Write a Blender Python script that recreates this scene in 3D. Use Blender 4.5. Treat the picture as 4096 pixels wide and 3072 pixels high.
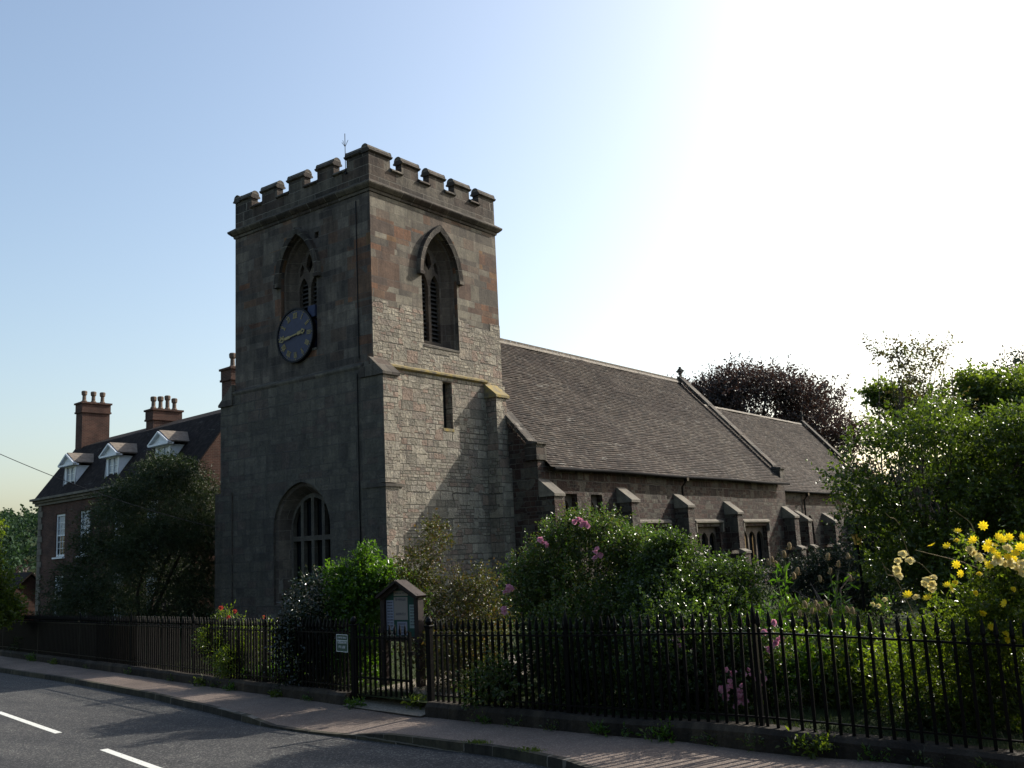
import bpy, math, random
import numpy as np
from mathutils import Vector, Matrix, geometry
random.seed(7); RNG = np.random.default_rng(7)
S = bpy.context.scene
for o in list(bpy.data.objects): bpy.data.objects.remove(o)
COL = S.collection
rad = math.radians

# ------------------------------------------------------------------ camera
CAM = Vector((-21.78, -21.98, 2.2))
YAW, PIT, ROL = rad(37.19), rad(9.77), rad(-2.75)
cF = Vector((math.cos(YAW)*math.cos(PIT), math.sin(YAW)*math.cos(PIT), math.sin(PIT)))
cR0 = Vector((math.sin(YAW), -math.cos(YAW), 0)); cU0 = cR0.cross(cF)
cR = cR0*math.cos(ROL)+cU0*math.sin(ROL); cU = -cR0*math.sin(ROL)+cU0*math.cos(ROL)
cd = bpy.data.cameras.new("camera"); cam = bpy.data.objects.new("camera", cd); COL.objects.link(cam)
m = Matrix((cR, cU, -cF)).transposed().to_4x4(); m.translation = CAM; cam.matrix_world = m
cd.sensor_width = 36; cd.lens = 36*3950/4096; cd.clip_start = .1; cd.clip_end = 3000
S.camera = cam
# ------------------------------------------------------------------ world, sun, exposure
SUN = Vector((1, -.32, .64)).normalized()
w = bpy.data.worlds.new("World"); S.world = w; w.use_nodes = True
nt = w.node_tree; nt.nodes.clear()
sky = nt.nodes.new('ShaderNodeTexSky'); sky.sky_type = 'NISHITA'; sky.sun_disc = False
sky.sun_elevation = math.asin(SUN.z); sky.sun_rotation = math.atan2(SUN.x, SUN.y)
sky.altitude = 50; sky.air_density = 1.2; sky.dust_density = 2.8; sky.ozone_density = .8
bg = nt.nodes.new('ShaderNodeBackground'); bg.inputs[1].default_value = .15
wo = nt.nodes.new('ShaderNodeOutputWorld')
nt.links.new(sky.outputs[0], bg.inputs[0]); nt.links.new(bg.outputs[0], wo.inputs[0])
sl = bpy.data.lights.new("sun", 'SUN'); sl.energy = 5.0; sl.angle = rad(.5); sl.color = (1, .94, .84)
so = bpy.data.objects.new("sun", sl); COL.objects.link(so)
so.rotation_euler = (-SUN).to_track_quat('-Z', 'Y').to_euler(); so.location = (40, -20, 60)
S.view_settings.view_transform = 'Standard'; S.view_settings.look = 'None'
S.view_settings.exposure = .5; S.view_settings.gamma = 1
S.render.engine = 'CYCLES'; S.cycles.max_bounces = 6; S.cycles.diffuse_bounces = 2
S.cycles.transparent_max_bounces = 8

# ------------------------------------------------------------------ helpers
def tag(o, label=None, cat=None, group=None, kind=None):
    if label: o['label'] = label
    if cat: o['category'] = cat
    if group: o['group'] = group
    if kind: o['kind'] = kind
    return o
def empty(name, loc, label, cat, group=None):
    o = bpy.data.objects.new(name, None); COL.objects.link(o); o.location = loc
    o.empty_display_size = .3
    return tag(o, label, cat, group)
class MB:
    def __init__(s): s.v = []; s.f = []; s.uv = None
    def add(s, vs, fs):
        n = len(s.v); s.v += [tuple(p) for p in vs]; s.f += [tuple(i+n for i in f) for f in fs]
    def box(s, a, b):
        x0, y0, z0 = [min(a[i], b[i]) for i in range(3)]; x1, y1, z1 = [max(a[i], b[i]) for i in range(3)]
        s.add([(x0,y0,z0),(x1,y0,z0),(x1,y1,z0),(x0,y1,z0),(x0,y0,z1),(x1,y0,z1),(x1,y1,z1),(x0,y1,z1)],
              [(0,3,2,1),(4,5,6,7),(0,1,5,4),(1,2,6,5),(2,3,7,6),(3,0,4,7)])
    def obox(s, c, ax, ay, az):
        c, ax, ay, az = Vector(c), Vector(ax), Vector(ay), Vector(az)
        P = [c+sx*ax+sy*ay+sz*az for sz in (-1,1) for sx, sy in ((-1,-1),(1,-1),(1,1),(-1,1))]
        s.add(P, [(0,3,2,1),(4,5,6,7),(0,1,5,4),(1,2,6,5),(2,3,7,6),(3,0,4,7)])
    def prism(s, poly, mp, d0, d1):
        """poly: 2D outline; mp(a,b,d)->xyz; extruded from depth d0 to d1"""
        n = len(poly); vs = [mp(a, b, d0) for a, b in poly]+[mp(a, b, d1) for a, b in poly]
        fs = [tuple(range(n-1, -1, -1)), tuple(range(n, 2*n))]+[(i, (i+1) % n, n+(i+1) % n, n+i) for i in range(n)]
        s.add(vs, fs)
    def tube(s, pts, r, n=8, cap=True):
        pts = [Vector(p) for p in pts]
        rs = r if isinstance(r, (list, tuple)) else [r]*len(pts)
        vs = []; fs = []
        for i, p in enumerate(pts):
            d = (pts[min(i+1, len(pts)-1)]-pts[max(i-1, 0)]).normalized()
            u = d.cross(Vector((0,0,1)) if abs(d.z) < .95 else Vector((1,0,0))).normalized(); v = d.cross(u)
            for k in range(n):
                a = 2*math.pi*k/n; vs.append(p+rs[i]*(math.cos(a)*u+math.sin(a)*v))
        for i in range(len(pts)-1):
            for k in range(n): fs.append((i*n+k, i*n+(k+1) % n, (i+1)*n+(k+1) % n, (i+1)*n+k))
        if cap: fs += [tuple(range(n-1, -1, -1)), tuple(range((len(pts)-1)*n, len(pts)*n))]
        s.add(vs, fs)
    def lathe(s, c, prof, n=14, axis='z'):
        c = Vector(c); vs = []; fs = []
        for r, h in prof:
            for k in range(n):
                a = 2*math.pi*k/n
                vs.append(c+(Vector((r*math.cos(a), r*math.sin(a), h)) if axis == 'z' else Vector((h, r*math.cos(a), r*math.sin(a)))))
        for i in range(len(prof)-1):
            for k in range(n): fs.append((i*n+k, i*n+(k+1) % n, (i+1)*n+(k+1) % n, (i+1)*n+k))
        fs += [tuple(range(n-1, -1, -1)), tuple(range((len(prof)-1)*n, len(prof)*n))]
        s.add(vs, fs)
    def plate(s, outer, holes, mp, d0, d1, back=False, reveals=None):
        """flat wall face with holes at depth d0, hole reveals run to d1"""
        loops = [outer]+holes; flat = [p for l in loops for p in l]
        tris = geometry.tessellate_polygon([[Vector((a, b, 0)) for a, b in l] for l in loops])
        s.add([mp(a, b, d0) for a, b in flat], [tuple(t) for t in tris])
        if back: s.add([mp(a, b, d1) for a, b in flat], [tuple(t[::-1]) for t in tris])
        for h in holes:
            n = len(h); s.add([mp(a, b, d0) for a, b in h]+[mp(a, b, d1) for a, b in h], [(i, (i+1) % n, n+(i+1) % n, n+i) for i in range(n)])
        if back:
            n = len(outer); s.add([mp(a, b, d0) for a, b in outer]+[mp(a, b, d1) for a, b in outer], [(i, (i+1) % n, n+(i+1) % n, n+i) for i in range(n)])
    def loft(s, A, da, B, db, mp, closed=True):
        n = len(A); rng = range(n if closed else n-1)
        s.add([mp(a, b, da) for a, b in A]+[mp(a, b, db) for a, b in B], [(i, (i+1) % n, n+(i+1) % n, n+i) for i in rng])
    def build(s, name, mat, parent=None, smooth=False, bevel=0):
        me = bpy.data.meshes.new(name); o = bpy.data.objects.new(name, me); COL.objects.link(o)
        V = np.array(s.v, float)
        if parent is not None:
            r = parent; off = np.zeros(3)
            while r is not None: off += np.array(r.location); r = r.parent
            o.parent = parent
        else:
            off = np.array([(V[:,0].min()+V[:,0].max())/2, (V[:,1].min()+V[:,1].max())/2, V[:,2].min()]); o.location = off
        me.from_pydata((V-off).tolist(), [], s.f); me.update()
        uv = me.uv_layers.new(name="UVMap"); arr = np.zeros((len(me.loops), 2)); W = V
        for p in me.polygons:
            nx, ny, nz = [abs(c) for c in p.normal]
            for li in p.loop_indices:
                x, y, z = W[me.loops[li].vertex_index]
                if s.uv is not None: arr[li] = s.uv[me.loops[li].vertex_index]
                elif nz > .75: arr[li] = (x, y)
                elif ny >= nx: arr[li] = (x, z)
                else: arr[li] = (y, z)
        uv.data.foreach_set('uv', arr.ravel())
        if smooth: me.polygons.foreach_set('use_smooth', [True]*len(me.polygons))
        if mat: me.materials.append(mat)
        if bevel:
            b = o.modifiers.new("bevel", 'BEVEL'); b.width = bevel; b.segments = 1; b.limit_method = 'ANGLE'
        return o
def copy_tree(o, parent=None, parent_only=False):
    c = o.copy(); COL.objects.link(c); c.parent = parent
    for ch in list(o.children): copy_tree(ch, c)
    return c
def west(x0): return lambda a, b, d: (x0+d, a, b)     # a = y, b = z, depth runs east
def south(y0): return lambda a, b, d: (a, y0+d, b)    # a = x, b = z, depth runs north
def arch(c, hw, z0, zs, za, n=10):
    r = za-zs; R = (hw*hw+r*r)/(2*hw); e = math.atan2(r, R-hw)
    P = [(c-hw, z0), (c+hw, z0)]
    P += [(c+hw-R+R*math.cos(e*i/n), zs+R*math.sin(e*i/n)) for i in range(n+1)]
    P += [(c-hw+R-R*math.cos(e*i/n), zs+R*math.sin(e*i/n)) for i in range(n-1, -1, -1)]
    return P
def archtop(c, hw, zs, za, x):
    r = za-zs; R = (hw*hw+r*r)/(2*hw); dx = abs(x-c); cx = hw-R
    return zs+math.sqrt(max(0, R*R-(dx-cx)**2))

# ------------------------------------------------------------------ materials
class NT:
    def __init__(s, name):
        s.m = bpy.data.materials.new(name); s.m.use_nodes = True; s.t = s.m.node_tree; s.t.nodes.clear()
        s.out = s.t.nodes.new('ShaderNodeOutputMaterial')
    def n(s, typ, ins=None, **kw):
        nd = s.t.nodes.new(typ)
        for k, v in kw.items(): setattr(nd, k, v)
        for k, v in (ins or {}).items():
            if hasattr(v, 'is_output'): s.t.links.new(v, nd.inputs[k])
            else: nd.inputs[k].default_value = v
        return nd
    def math(s, op, a, b=0.0, c=0.0): return s.n('ShaderNodeMath', {0: a, 1: b, 2: c}, operation=op).outputs[0]
    def ramp(s, fac, stops, interp='LINEAR'):
        r = s.n('ShaderNodeValToRGB', {0: fac}); r.color_ramp.interpolation = interp; e = r.color_ramp.elements
        while len(e) < len(stops): e.new(1)
        for i, (p, c) in enumerate(stops): e[i].position = p; e[i].color = tuple(c)+(1,)
        return r.outputs[0]
    def mix(s, f, a, b, typ='MIX'):
        nd = s.n('ShaderNodeMix', data_type='RGBA', blend_type=typ)
        for sk, v in ((0, f), (6, a), (7, b)):
            if hasattr(v, 'is_output'): s.t.links.new(v, nd.inputs[sk])
            else: nd.inputs[sk].default_value = v if sk == 0 else tuple(v)+(1,)
        return nd.outputs[2]
    def noise(s, vec, scale, detail=4, rough=.55, col=False):
        nd = s.n('ShaderNodeTexNoise', {'Vector': vec, 'Scale': scale, 'Detail': detail, 'Roughness': rough})
        return nd.outputs[1 if col else 0]
    def surf(s, sh): s.t.links.new(sh, s.out.inputs[0]); return s.m
    def bsdf(s, col, rough=.8, bump=None, strength=.5, dist=.02, metallic=0, spec=.4):
        ins = {'Base Color': col if hasattr(col, 'is_output') else tuple(col)+(1,), 'Roughness': rough, 'Metallic': metallic, 'Specular IOR Level': spec}
        if bump is not None: ins['Normal'] = s.n('ShaderNodeBump', {'Height': bump, 'Strength': strength, 'Distance': dist}).outputs[0]
        return s.n('ShaderNodeBsdfPrincipled', ins).outputs[0]
def uvn(t): return t.n('ShaderNodeUVMap').outputs[0]
def objc(t): return t.n('ShaderNodeTexCoord').outputs['Object']
def blocks(t, uv, bw, bh, mortar, seed=0., jit=.10):
    sp = t.n('ShaderNodeSeparateXYZ', {0: uv}); u, v = sp.outputs[0], sp.outputs[1]
    nv = t.n('ShaderNodeTexNoise', {'W': t.math('MULTIPLY_ADD', v, 1.1, seed), 'Scale': 1.0, 'Detail': 1.0}, noise_dimensions='1D').outputs[0]
    v2 = t.math('MULTIPLY_ADD', nv, jit*5, v)
    row = t.math('FLOOR', t.math('DIVIDE', v2, bh))
    wn = t.n('ShaderNodeTexWhiteNoise', {'W': t.math('ADD', row, seed)}, noise_dimensions='1D').outputs[0]
    nu = t.n('ShaderNodeTexNoise', {'W': t.math('ADD', t.math('MULTIPLY', u, .8), t.math('MULTIPLY', row, 7.31)), 'Scale': 1.0, 'Detail': 1.0}, noise_dimensions='1D').outputs[0]
    u2 = t.math('ADD', t.math('MULTIPLY_ADD', wn, bw*1.7, u), t.math('MULTIPLY', nu, bw*1.8))
    wob = t.noise(uv, 5.0, 3, .6); wob2 = t.noise(uv, 4.1, 3, .6)
    u3 = t.math('MULTIPLY_ADD', wob, .05, u2); v3 = t.math('MULTIPLY_ADD', wob2, .04, v2)
    vec = t.n('ShaderNodeCombineXYZ', {0: u3, 1: v3, 2: 0.0}).outputs[0]
    b = t.n('ShaderNodeTexBrick', {'Vector': vec, 'Color1': (0,0,0,1), 'Color2': (1,1,1,1), 'Mortar': (0,0,0,1), 'Scale': 1.0,
            'Mortar Size': mortar, 'Mortar Smooth': .35, 'Bias': 0.0, 'Brick Width': bw, 'Row Height': bh})
    b.offset = .43; b.squash = 1
    return b.outputs[0], b.outputs[1]
ALB = .70
def stone_mat(name, pal, bw, bh, mortar=.010, mcol=(.22,.20,.17), seed=0., dark=.35, strength=.7, dist=.03, redzone=None, rub=None, fine=14.):
    sc_ = lambda P: [tuple(c*ALB for c in p) for p in P]
    pal = sc_(pal); mcol = sc_([mcol])[0]
    t = NT(name); uv = uvn(t)
    c, mo = blocks(t, uv, bw, bh, mortar, seed)
    if rub:
        c2, mo2 = blocks(t, uv, rub[0], rub[1], mortar*1.1, seed+5.3)
        mk = t.math('GREATER_THAN', t.noise(uv, .9, 2), .5)
        c = t.mix(mk, c, c2); mo = t.math('ADD', t.math('MULTIPLY', mo, t.math('SUBTRACT', 1.0, mk)), t.math('MULTIPLY', mo2, mk))
    k = len(pal); col = t.ramp(c, [(i/k, p) for i, p in enumerate(pal)], 'CONSTANT')
    if redzone:   # upper stage, quoin columns of ruddy stone
        mask, rpal = redzone(t, uv, c); rpal = sc_(rpal)
        k = len(rpal); col2 = t.ramp(c, [(i/k, p) for i, p in enumerate(rpal)], 'CONSTANT')
        col = t.mix(mask, col, col2)
    n1 = t.noise(uv, fine, 6, .65); n2 = t.noise(uv, .55, 4, .6); n3 = t.noise(uv, 2.6, 5, .6)
    sp = t.n('ShaderNodeMapping', {'Vector': uv, 'Scale': (3., .35, 1.)}).outputs[0]; n4 = t.noise(sp, 1.2, 4, .6)
    col = t.mix(1.0, col, t.ramp(n1, [(.25,(.62,.62,.62)),(.75,(1.15,1.12,1.08))]), 'MULTIPLY')
    col = t.mix(1.0, col, t.ramp(n3, [(.3,(.7,.7,.72)),(.65,(1.08,1.06,1.02))]), 'MULTIPLY')
    col = t.mix(dark, col, t.ramp(n4, [(.35,(.25,.25,.27)),(.62,(1,1,1))]), 'MULTIPLY')
    col = t.mix(dark, col, t.ramp(n2, [(.35,(.45,.46,.5)),(.62,(1.1,1.08,1.05))]), 'MULTIPLY')
    col = t.mix(mo, col, mcol)
    nb = t.noise(uv, 9, 5, .6); nb2 = t.noise(uv, 30, 4, .6)
    h = t.math('ADD', t.math('MULTIPLY', mo, -.75), t.math('ADD', t.math('MULTIPLY', nb, .9), t.math('MULTIPLY', nb2, .35)))
    h = t.math('ADD', h, t.math('MULTIPLY', c, .5))
    return t.surf(t.bsdf(col, .9, h, strength, dist, spec=.2))
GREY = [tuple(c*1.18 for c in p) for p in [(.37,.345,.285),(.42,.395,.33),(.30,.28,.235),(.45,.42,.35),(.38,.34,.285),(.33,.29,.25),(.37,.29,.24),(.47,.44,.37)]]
MIXP = [(.27,.25,.205),(.33,.31,.255),(.21,.19,.16),(.37,.345,.285),(.26,.21,.17),(.17,.155,.135),(.30,.27,.225),(.29,.265,.22)]
RED = [(.25,.145,.10),(.21,.14,.105),(.30,.165,.105),(.18,.125,.10),(.26,.17,.12),(.20,.14,.11),(.33,.20,.11),(.17,.13,.11)]
def tower_red(quoins, top=13.3):
    def f(t, uv, c):
        sp = t.n('ShaderNodeSeparateXYZ', {0: uv}); u, v = sp.outputs[0], sp.outputs[1]
        band = t.math('MULTIPLY', t.math('GREATER_THAN', v, 10.55), t.math('LESS_THAN', v, top))
        q = t.math('LESS_THAN', u, 1.1); q2 = t.math('GREATER_THAN', u, 5.55+quoins)
        near = t.math('MULTIPLY', t.math('MAXIMUM', q, q2), .6)
        prob = t.math('ADD', .04, t.math('MULTIPLY', band, t.math('ADD', near, t.math('MULTIPLY', t.noise(uv, .7, 1), .40))))
        pick = t.math('FRACT', t.math('MULTIPLY', c, 13.7))
        return t.math('LESS_THAN', pick, prob), RED
    return f
M = {}
M['ashlar'] = stone_mat('ashlar_upper', MIXP, .62, .30, seed=1.3, redzone=tower_red(0), strength=.55, dist=.02, dark=.45, mortar=.007, mcol=(.14,.125,.11))
M['ashlar_west_shade'] = stone_mat('ashlar_west_shade', [(.19,.17,.15),(.23,.205,.175),(.155,.14,.125),(.25,.225,.195),(.19,.15,.125),(.14,.125,.115)], .66, .31, seed=1.9, redzone=tower_red(9, 12.6), strength=.5, dist=.02, dark=.6, mortar=.006, mcol=(.12,.105,.095))  # darker, less ruddy ashlar copy; west-side shade is put into its colour
M['rubble_lit'] = stone_mat('squared_rubble_lit', GREY, .52, .29, seed=4.1, rub=(.26,.15), strength=1.0, dist=.085, dark=.25, mortar=.011, mcol=(.13,.12,.10))  # rubble palette raised so the south side looks more strongly sunlit
M['parapet'] = stone_mat('parapet_stone', [(.13,.115,.10),(.18,.165,.14),(.10,.09,.08),(.22,.20,.17),(.15,.12,.10)], .8, .34, seed=2.2, dark=.7, strength=.6)
M['trim'] = stone_mat('dressed_stone', [(.17,.155,.135),(.22,.205,.175),(.14,.125,.115)], 1.1, .6, seed=3.2, dark=.5, mortar=.004, strength=.4, dist=.012)
M['reveal'] = stone_mat('reveal_stone', [(.19,.16,.135),(.24,.205,.17),(.17,.14,.12)], .7, .33, seed=6.2, dark=.4, mortar=.005, strength=.4, dist=.012)
M['nave'] = stone_mat('nave_stone', [(.105,.066,.056),(.145,.11,.092),(.078,.053,.048),(.165,.152,.128),(.112,.07,.058),(.074,.062,.056),(.19,.175,.148),(.093,.06,.052)], .46, .25, seed=8.8, rub=(.3,.17), strength=1., dist=.06, dark=.4, mortar=.012, mcol=(.15,.135,.115))
def lichen_trim():
    t = NT('lichen_stone'); p = objc(t); n = t.noise(p, 3.5, 6, .65); n2 = t.noise(p, 20, 4)
    col = t.ramp(n, [(.36,(.11,.10,.08)),(.5,(.20,.165,.09)),(.64,(.27,.20,.06))])
    return t.surf(t.bsdf(col, .9, n2, .7, .02, spec=.2))
M['lichen'] = lichen_trim()
def brick_mat():
    t = NT('red_brick'); uv = uvn(t)
    b = t.n('ShaderNodeTexBrick', {'Vector': uv, 'Color1': (.058,.030,.023,1), 'Color2': (.088,.043,.032,1), 'Mortar': (.13,.105,.09,1), 'Scale': 1.0, 'Mortar Size': .006, 'Brick Width': .225, 'Row Height': .075})
    n = t.noise(uv, 1.2, 5); col = t.mix(1.0, b.outputs[0], t.ramp(n, [(.3,(.55,.55,.57)),(.7,(1.15,1.1,1.05))]), 'MULTIPLY')
    return t.surf(t.bsdf(col, .9, b.outputs[1], -.3, .01, spec=.2))
M['brick'] = brick_mat()
def tile_mat(name, pal, streak=.0, tw=.17, th=.125):
    t = NT(name); uv = uvn(t)
    b = t.n('ShaderNodeTexBrick', {'Vector': uv, 'Color1': (0,0,0,1), 'Color2': (1,1,1,1), 'Mortar': (.2,.2,.2,1), 'Scale': 1.0, 'Mortar Size': .006, 'Mortar Smooth': .3, 'Brick Width': tw, 'Row Height': th})
    k = len(pal); col = t.ramp(b.outputs[0], [(i/k, p) for i, p in enumerate(pal)], 'CONSTANT')
    n = t.noise(uv, .45, 5, .6); n3 = t.noise(uv, 3, 5, .6)
    col = t.mix(1.0, col, t.ramp(n, [(.35,(.72,.70,.72)),(.65,(1.15,1.15,1.12))]), 'MULTIPLY')
    col = t.mix(1.0, col, t.ramp(n3, [(.3,(.75,.74,.72)),(.7,(1.2,1.2,1.2))]), 'MULTIPLY')
    mp = t.n('ShaderNodeMapping', {'Vector': uv, 'Rotation': (0,0,rad(-38)), 'Scale': (.5,2.2,1)}).outputs[0]
    pale = t.math('MULTIPLY', t.math('GREATER_THAN', t.noise(mp, 1.3, 6, .75), .63), streak)
    col = t.mix(pale, col, (.21,.20,.18))
    col = t.mix(t.math('MULTIPLY', b.outputs[1], .7), col, (.012,.010,.009))  # dark joint colour stands in for the shadow gap between tiles
    h = t.math('ADD', t.math('MULTIPLY', b.outputs[0], .5), t.noise(uv, 25, 4))
    return t.surf(t.bsdf(col, .92, h, .5, .012, spec=.08))
M['tile'] = tile_mat('clay_roof_tiles', [(.055,.046,.040),(.076,.063,.054),(.040,.035,.032),(.10,.088,.077),(.063,.052,.046),(.050,.046,.043)], .8)
M['tile_dark'] = tile_mat('dark_roof_tiles', [(.022,.018,.018),(.028,.023,.022),(.019,.016,.016),(.032,.026,.024)], .2)
def plain(name, col, rough=.6, metallic=0, spec=.4, nscale=0, namt=.3, bump=0):
    t = NT(name)
    if nscale:
        n = t.noise(objc(t), nscale, 5)
        c = t.mix(1.0, col, t.ramp(n, [(.3,(1-namt,)*3),(.7,(1+namt*.5,)*3)]), 'MULTIPLY')
        return t.surf(t.bsdf(c, rough, n if bump else None, bump, .01, metallic, spec))
    return t.surf(t.bsdf(col, rough, None, 0, 0, metallic, spec))
M['iron'] = plain('black_painted_iron', (.004,.004,.005), .42, 0, .1, 12, .4, .15)
M['white'] = plain('white_paint', (.72,.74,.76), .5, nscale=6, namt=.12)
M['glass'] = plain('dark_window_glass', (.01,.013,.016), .12, 0, .6)
M['dark'] = plain('dark_timber_louvre', (.035,.032,.03), .8, nscale=10, namt=.4)
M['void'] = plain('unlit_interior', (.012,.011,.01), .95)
M['lead'] = plain('lead_sheet', (.13,.135,.14), .55, .3, nscale=5)
M['clockblue'] = plain('clock_blue_paint', (.022,.027,.062), .6, nscale=8, namt=.25)
M['gold'] = plain('gold_leaf', (.24,.19,.075), .55, .3, .5, 20, .2)
M['wood'] = plain('dark_stained_oak', (.022,.011,.008), .7, nscale=9, namt=.5, bump=.4)
M['pot'] = plain('clay_pot', (.13,.095,.07), .85, nscale=8, namt=.4)
M['signgreen'] = plain('green_enamel', (.03,.075,.055), .45)
M['board'] = plain('green_baize', (.02,.06,.045), .9)
M['bark'] = plain('bark', (.075,.058,.042), .95, nscale=9, namt=.5, bump=.8)
M['stem'] = plain('green_stem', (.07,.085,.035), .8, nscale=14, namt=.4)
M['dry'] = plain('dry_seed_head', (.33,.24,.12), .9, nscale=30, namt=.4, bump=.6)
M['gutter'] = plain('gutter_iron', (.012,.012,.013), .9, 0, .05)
M['wire'] = plain('wire', (.03,.03,.03), .6)
def glass_amber():
    t = NT('amber_lantern_glass'); tr = t.n('ShaderNodeBsdfTranslucent', {0: (.95,.78,.35,1)}).outputs[0]
    p = t.bsdf((.7,.55,.28), .3); return t.surf(t.n('ShaderNodeMixShader', {0: .85, 1: p, 2: tr}).outputs[0])
M['amber'] = glass_amber()
def asphalt(name, a, b, agg, sc=60, patch=.25):
    t = NT(name); p = objc(t)
    v = t.n('ShaderNodeTexVoronoi', {'Vector': p, 'Scale': sc}).outputs['Color']
    vs = t.n('ShaderNodeSeparateColor', {0: v}).outputs[0]
    c = t.mix(t.math('GREATER_THAN', vs, .86), t.mix(vs, a, b), agg)
    n = t.noise(p, .35, 5, .6); n2 = t.noise(p, 3.0, 6, .6)
    c = t.mix(1.0, c, t.ramp(n, [(.35,(1-patch,)*3),(.65,(1+patch*.6,)*3)]), 'MULTIPLY')
    c = t.mix(1.0, c, t.ramp(n2, [(.3,(.85,.85,.85)),(.7,(1.12,1.1,1.08))]), 'MULTIPLY')
    h = t.math('ADD', vs, t.noise(p, 120, 3))
    return t.surf(t.bsdf(c, .85, h, .6, .006, spec=.3))
def road_mat():
    t = NT('asphalt'); p = objc(t)
    vs = t.n('ShaderNodeSeparateColor', {0: t.n('ShaderNodeTexVoronoi', {'Vector': p, 'Scale': 55}).outputs['Color']}).outputs[0]
    c = t.mix(t.math('GREATER_THAN', vs, .84), t.mix(vs, (.022,.022,.023), (.046,.045,.044)), (.13,.13,.12))
    mp = t.n('ShaderNodeMapping', {'Vector': p, 'Rotation': (0,0,rad(-14)), 'Scale': (1.1,.09,1)}).outputs[0]
    c = t.mix(1.0, c, t.ramp(t.noise(mp, 1.5, 4, .6), [(.35,(.68,.68,.70)),(.62,(1.2,1.19,1.16))]), 'MULTIPLY')
    c = t.mix(1.0, c, t.ramp(t.noise(p, 1.4, 6, .65), [(.3,(.8,.8,.8)),(.7,(1.18,1.16,1.14))]), 'MULTIPLY')
    dn = t.n('ShaderNodeVectorMath', {0: p, 1: t.n('ShaderNodeVectorMath', {0: t.noise(p, 2.2, 5, .7, col=True), 3: .6}, operation='SCALE').outputs[0]}, operation='ADD').outputs[0]
    cr = t.n('ShaderNodeTexVoronoi', {'Vector': dn, 'Scale': .33}, feature='DISTANCE_TO_EDGE').outputs['Distance']
    ck = t.math('MULTIPLY', t.math('LESS_THAN', cr, .006), t.math('GREATER_THAN', t.noise(p, .5, 2), .5))
    c = t.mix(t.math('MULTIPLY', ck, .65), c, (.012,.012,.012))
    h = t.math('ADD', vs, t.noise(p, 120, 3))
    return t.surf(t.bsdf(c, .8, h, .7, .006, spec=.35))
M['road'] = road_mat()
M['pave'] = asphalt('pinkish_tarmac_pavement', (.135,.103,.084), (.18,.14,.115), (.26,.21,.17), 70, .28)
M['kerb'] = stone_mat('kerb_stone', [(.12,.115,.085),(.15,.14,.10),(.10,.095,.08)], .9, 5., seed=3, dark=.6, mortar=.01, strength=.4)
M['dwarf'] = stone_mat('dwarf_wall_stone', [(.085,.072,.056),(.115,.095,.072),(.07,.06,.05),(.10,.085,.07)], .9, .5, seed=9, dark=.8, mortar=.006, mcol=(.07,.065,.05), strength=1., dist=.04)
M['pathm'] = asphalt('gravelly_path', (.16,.14,.11), (.22,.19,.15), (.30,.27,.22), 60, .2)
def paint():
    t = NT('road_marking_paint'); p = objc(t); n = t.noise(p, 18, 6, .7)
    c = t.ramp(n, [(.33,(.12,.12,.115)),(.42,(.62,.62,.57))]); return t.surf(t.bsdf(c, .7, n, .3, .004))
M['paint'] = paint()
def grass_mat():
    t = NT('turf'); p = objc(t); n = t.noise(p, 2, 6, .7); n2 = t.noise(p, 30, 4, .7)
    c = t.ramp(n, [(.3,(.02,.03,.012)),(.55,(.035,.05,.018)),(.75,(.06,.06,.03))])
    return t.surf(t.bsdf(c, .95, n2, 1., .05, spec=.1))
M['turf'] = grass_mat()
def leaf_mat(name, cols, rough=.4, trans=.4, tcol=None, spec=.5):
    t = NT(name); g = t.n('ShaderNodeNewGeometry'); r = g.outputs['Random Per Island']
    k = len(cols); c = t.ramp(r, [(i/max(1, k-1), p) for i, p in enumerate(cols)])
    n = t.noise(objc(t), .9, 3, .6); c = t.mix(1.0, c, t.ramp(n, [(.3,(.6,.62,.6)),(.7,(1.25,1.2,1.1))]), 'MULTIPLY')
    b = t.bsdf(c, rough, spec=spec)
    tc = t.mix(1.0, c, tcol or (1.6,1.9,.7), 'MULTIPLY')
    tr = t.n('ShaderNodeBsdfTranslucent', {0: tc}).outputs[0]
    return t.surf(t.n('ShaderNodeMixShader', {0: trans, 1: b, 2: tr}).outputs[0])
M['l_yew'] = leaf_mat('yew_needles', [(.022,.036,.016),(.032,.05,.022),(.045,.06,.026)], .55, .18, spec=.3)
M['l_green'] = leaf_mat('bright_leaves', [(.035,.08,.014),(.055,.115,.02),(.08,.14,.026)], .32, .5, (1.9,2.1,.5))
M['l_rose'] = leaf_mat('rose_leaves', [(.03,.06,.016),(.05,.09,.022),(.08,.11,.035),(.09,.07,.03)], .33, .42)
M['l_holly'] = leaf_mat('glossy_dark_leaves', [(.008,.017,.008),(.012,.024,.011),(.017,.032,.014)], .13, .12, spec=.6)
M['l_hedge'] = leaf_mat('rounded_bush_leaves', [(.032,.06,.018),(.052,.085,.026),(.075,.11,.036)], .28, .40, (1.7,1.9,.6))
M['l_red'] = leaf_mat('russet_leaves', [(.045,.065,.02),(.06,.075,.022),(.055,.07,.02),(.075,.075,.024),(.12,.06,.022)], .45, .42, (1.6,1.5,.55))
M['l_beech'] = leaf_mat('copper_leaves', [(.030,.026,.025),(.040,.031,.029),(.052,.038,.034)], .5, .3, (1.6,1.1,.95))
M['l_garden'] = leaf_mat('garden_tree_leaves', [(.035,.06,.014),(.055,.09,.02),(.085,.125,.03)], .34, .45, (1.9,1.9,.6))
M['l_thin'] = leaf_mat('thin_russet_leaves', [(.05,.065,.03),(.07,.05,.035),(.09,.06,.045),(.07,.09,.05)], .5, .45)
M['l_tree'] = leaf_mat('garden_tree_leaves', [(.05,.085,.018),(.075,.115,.024),(.10,.14,.034)], .36, .48, (1.9,1.9,.6))
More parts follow.
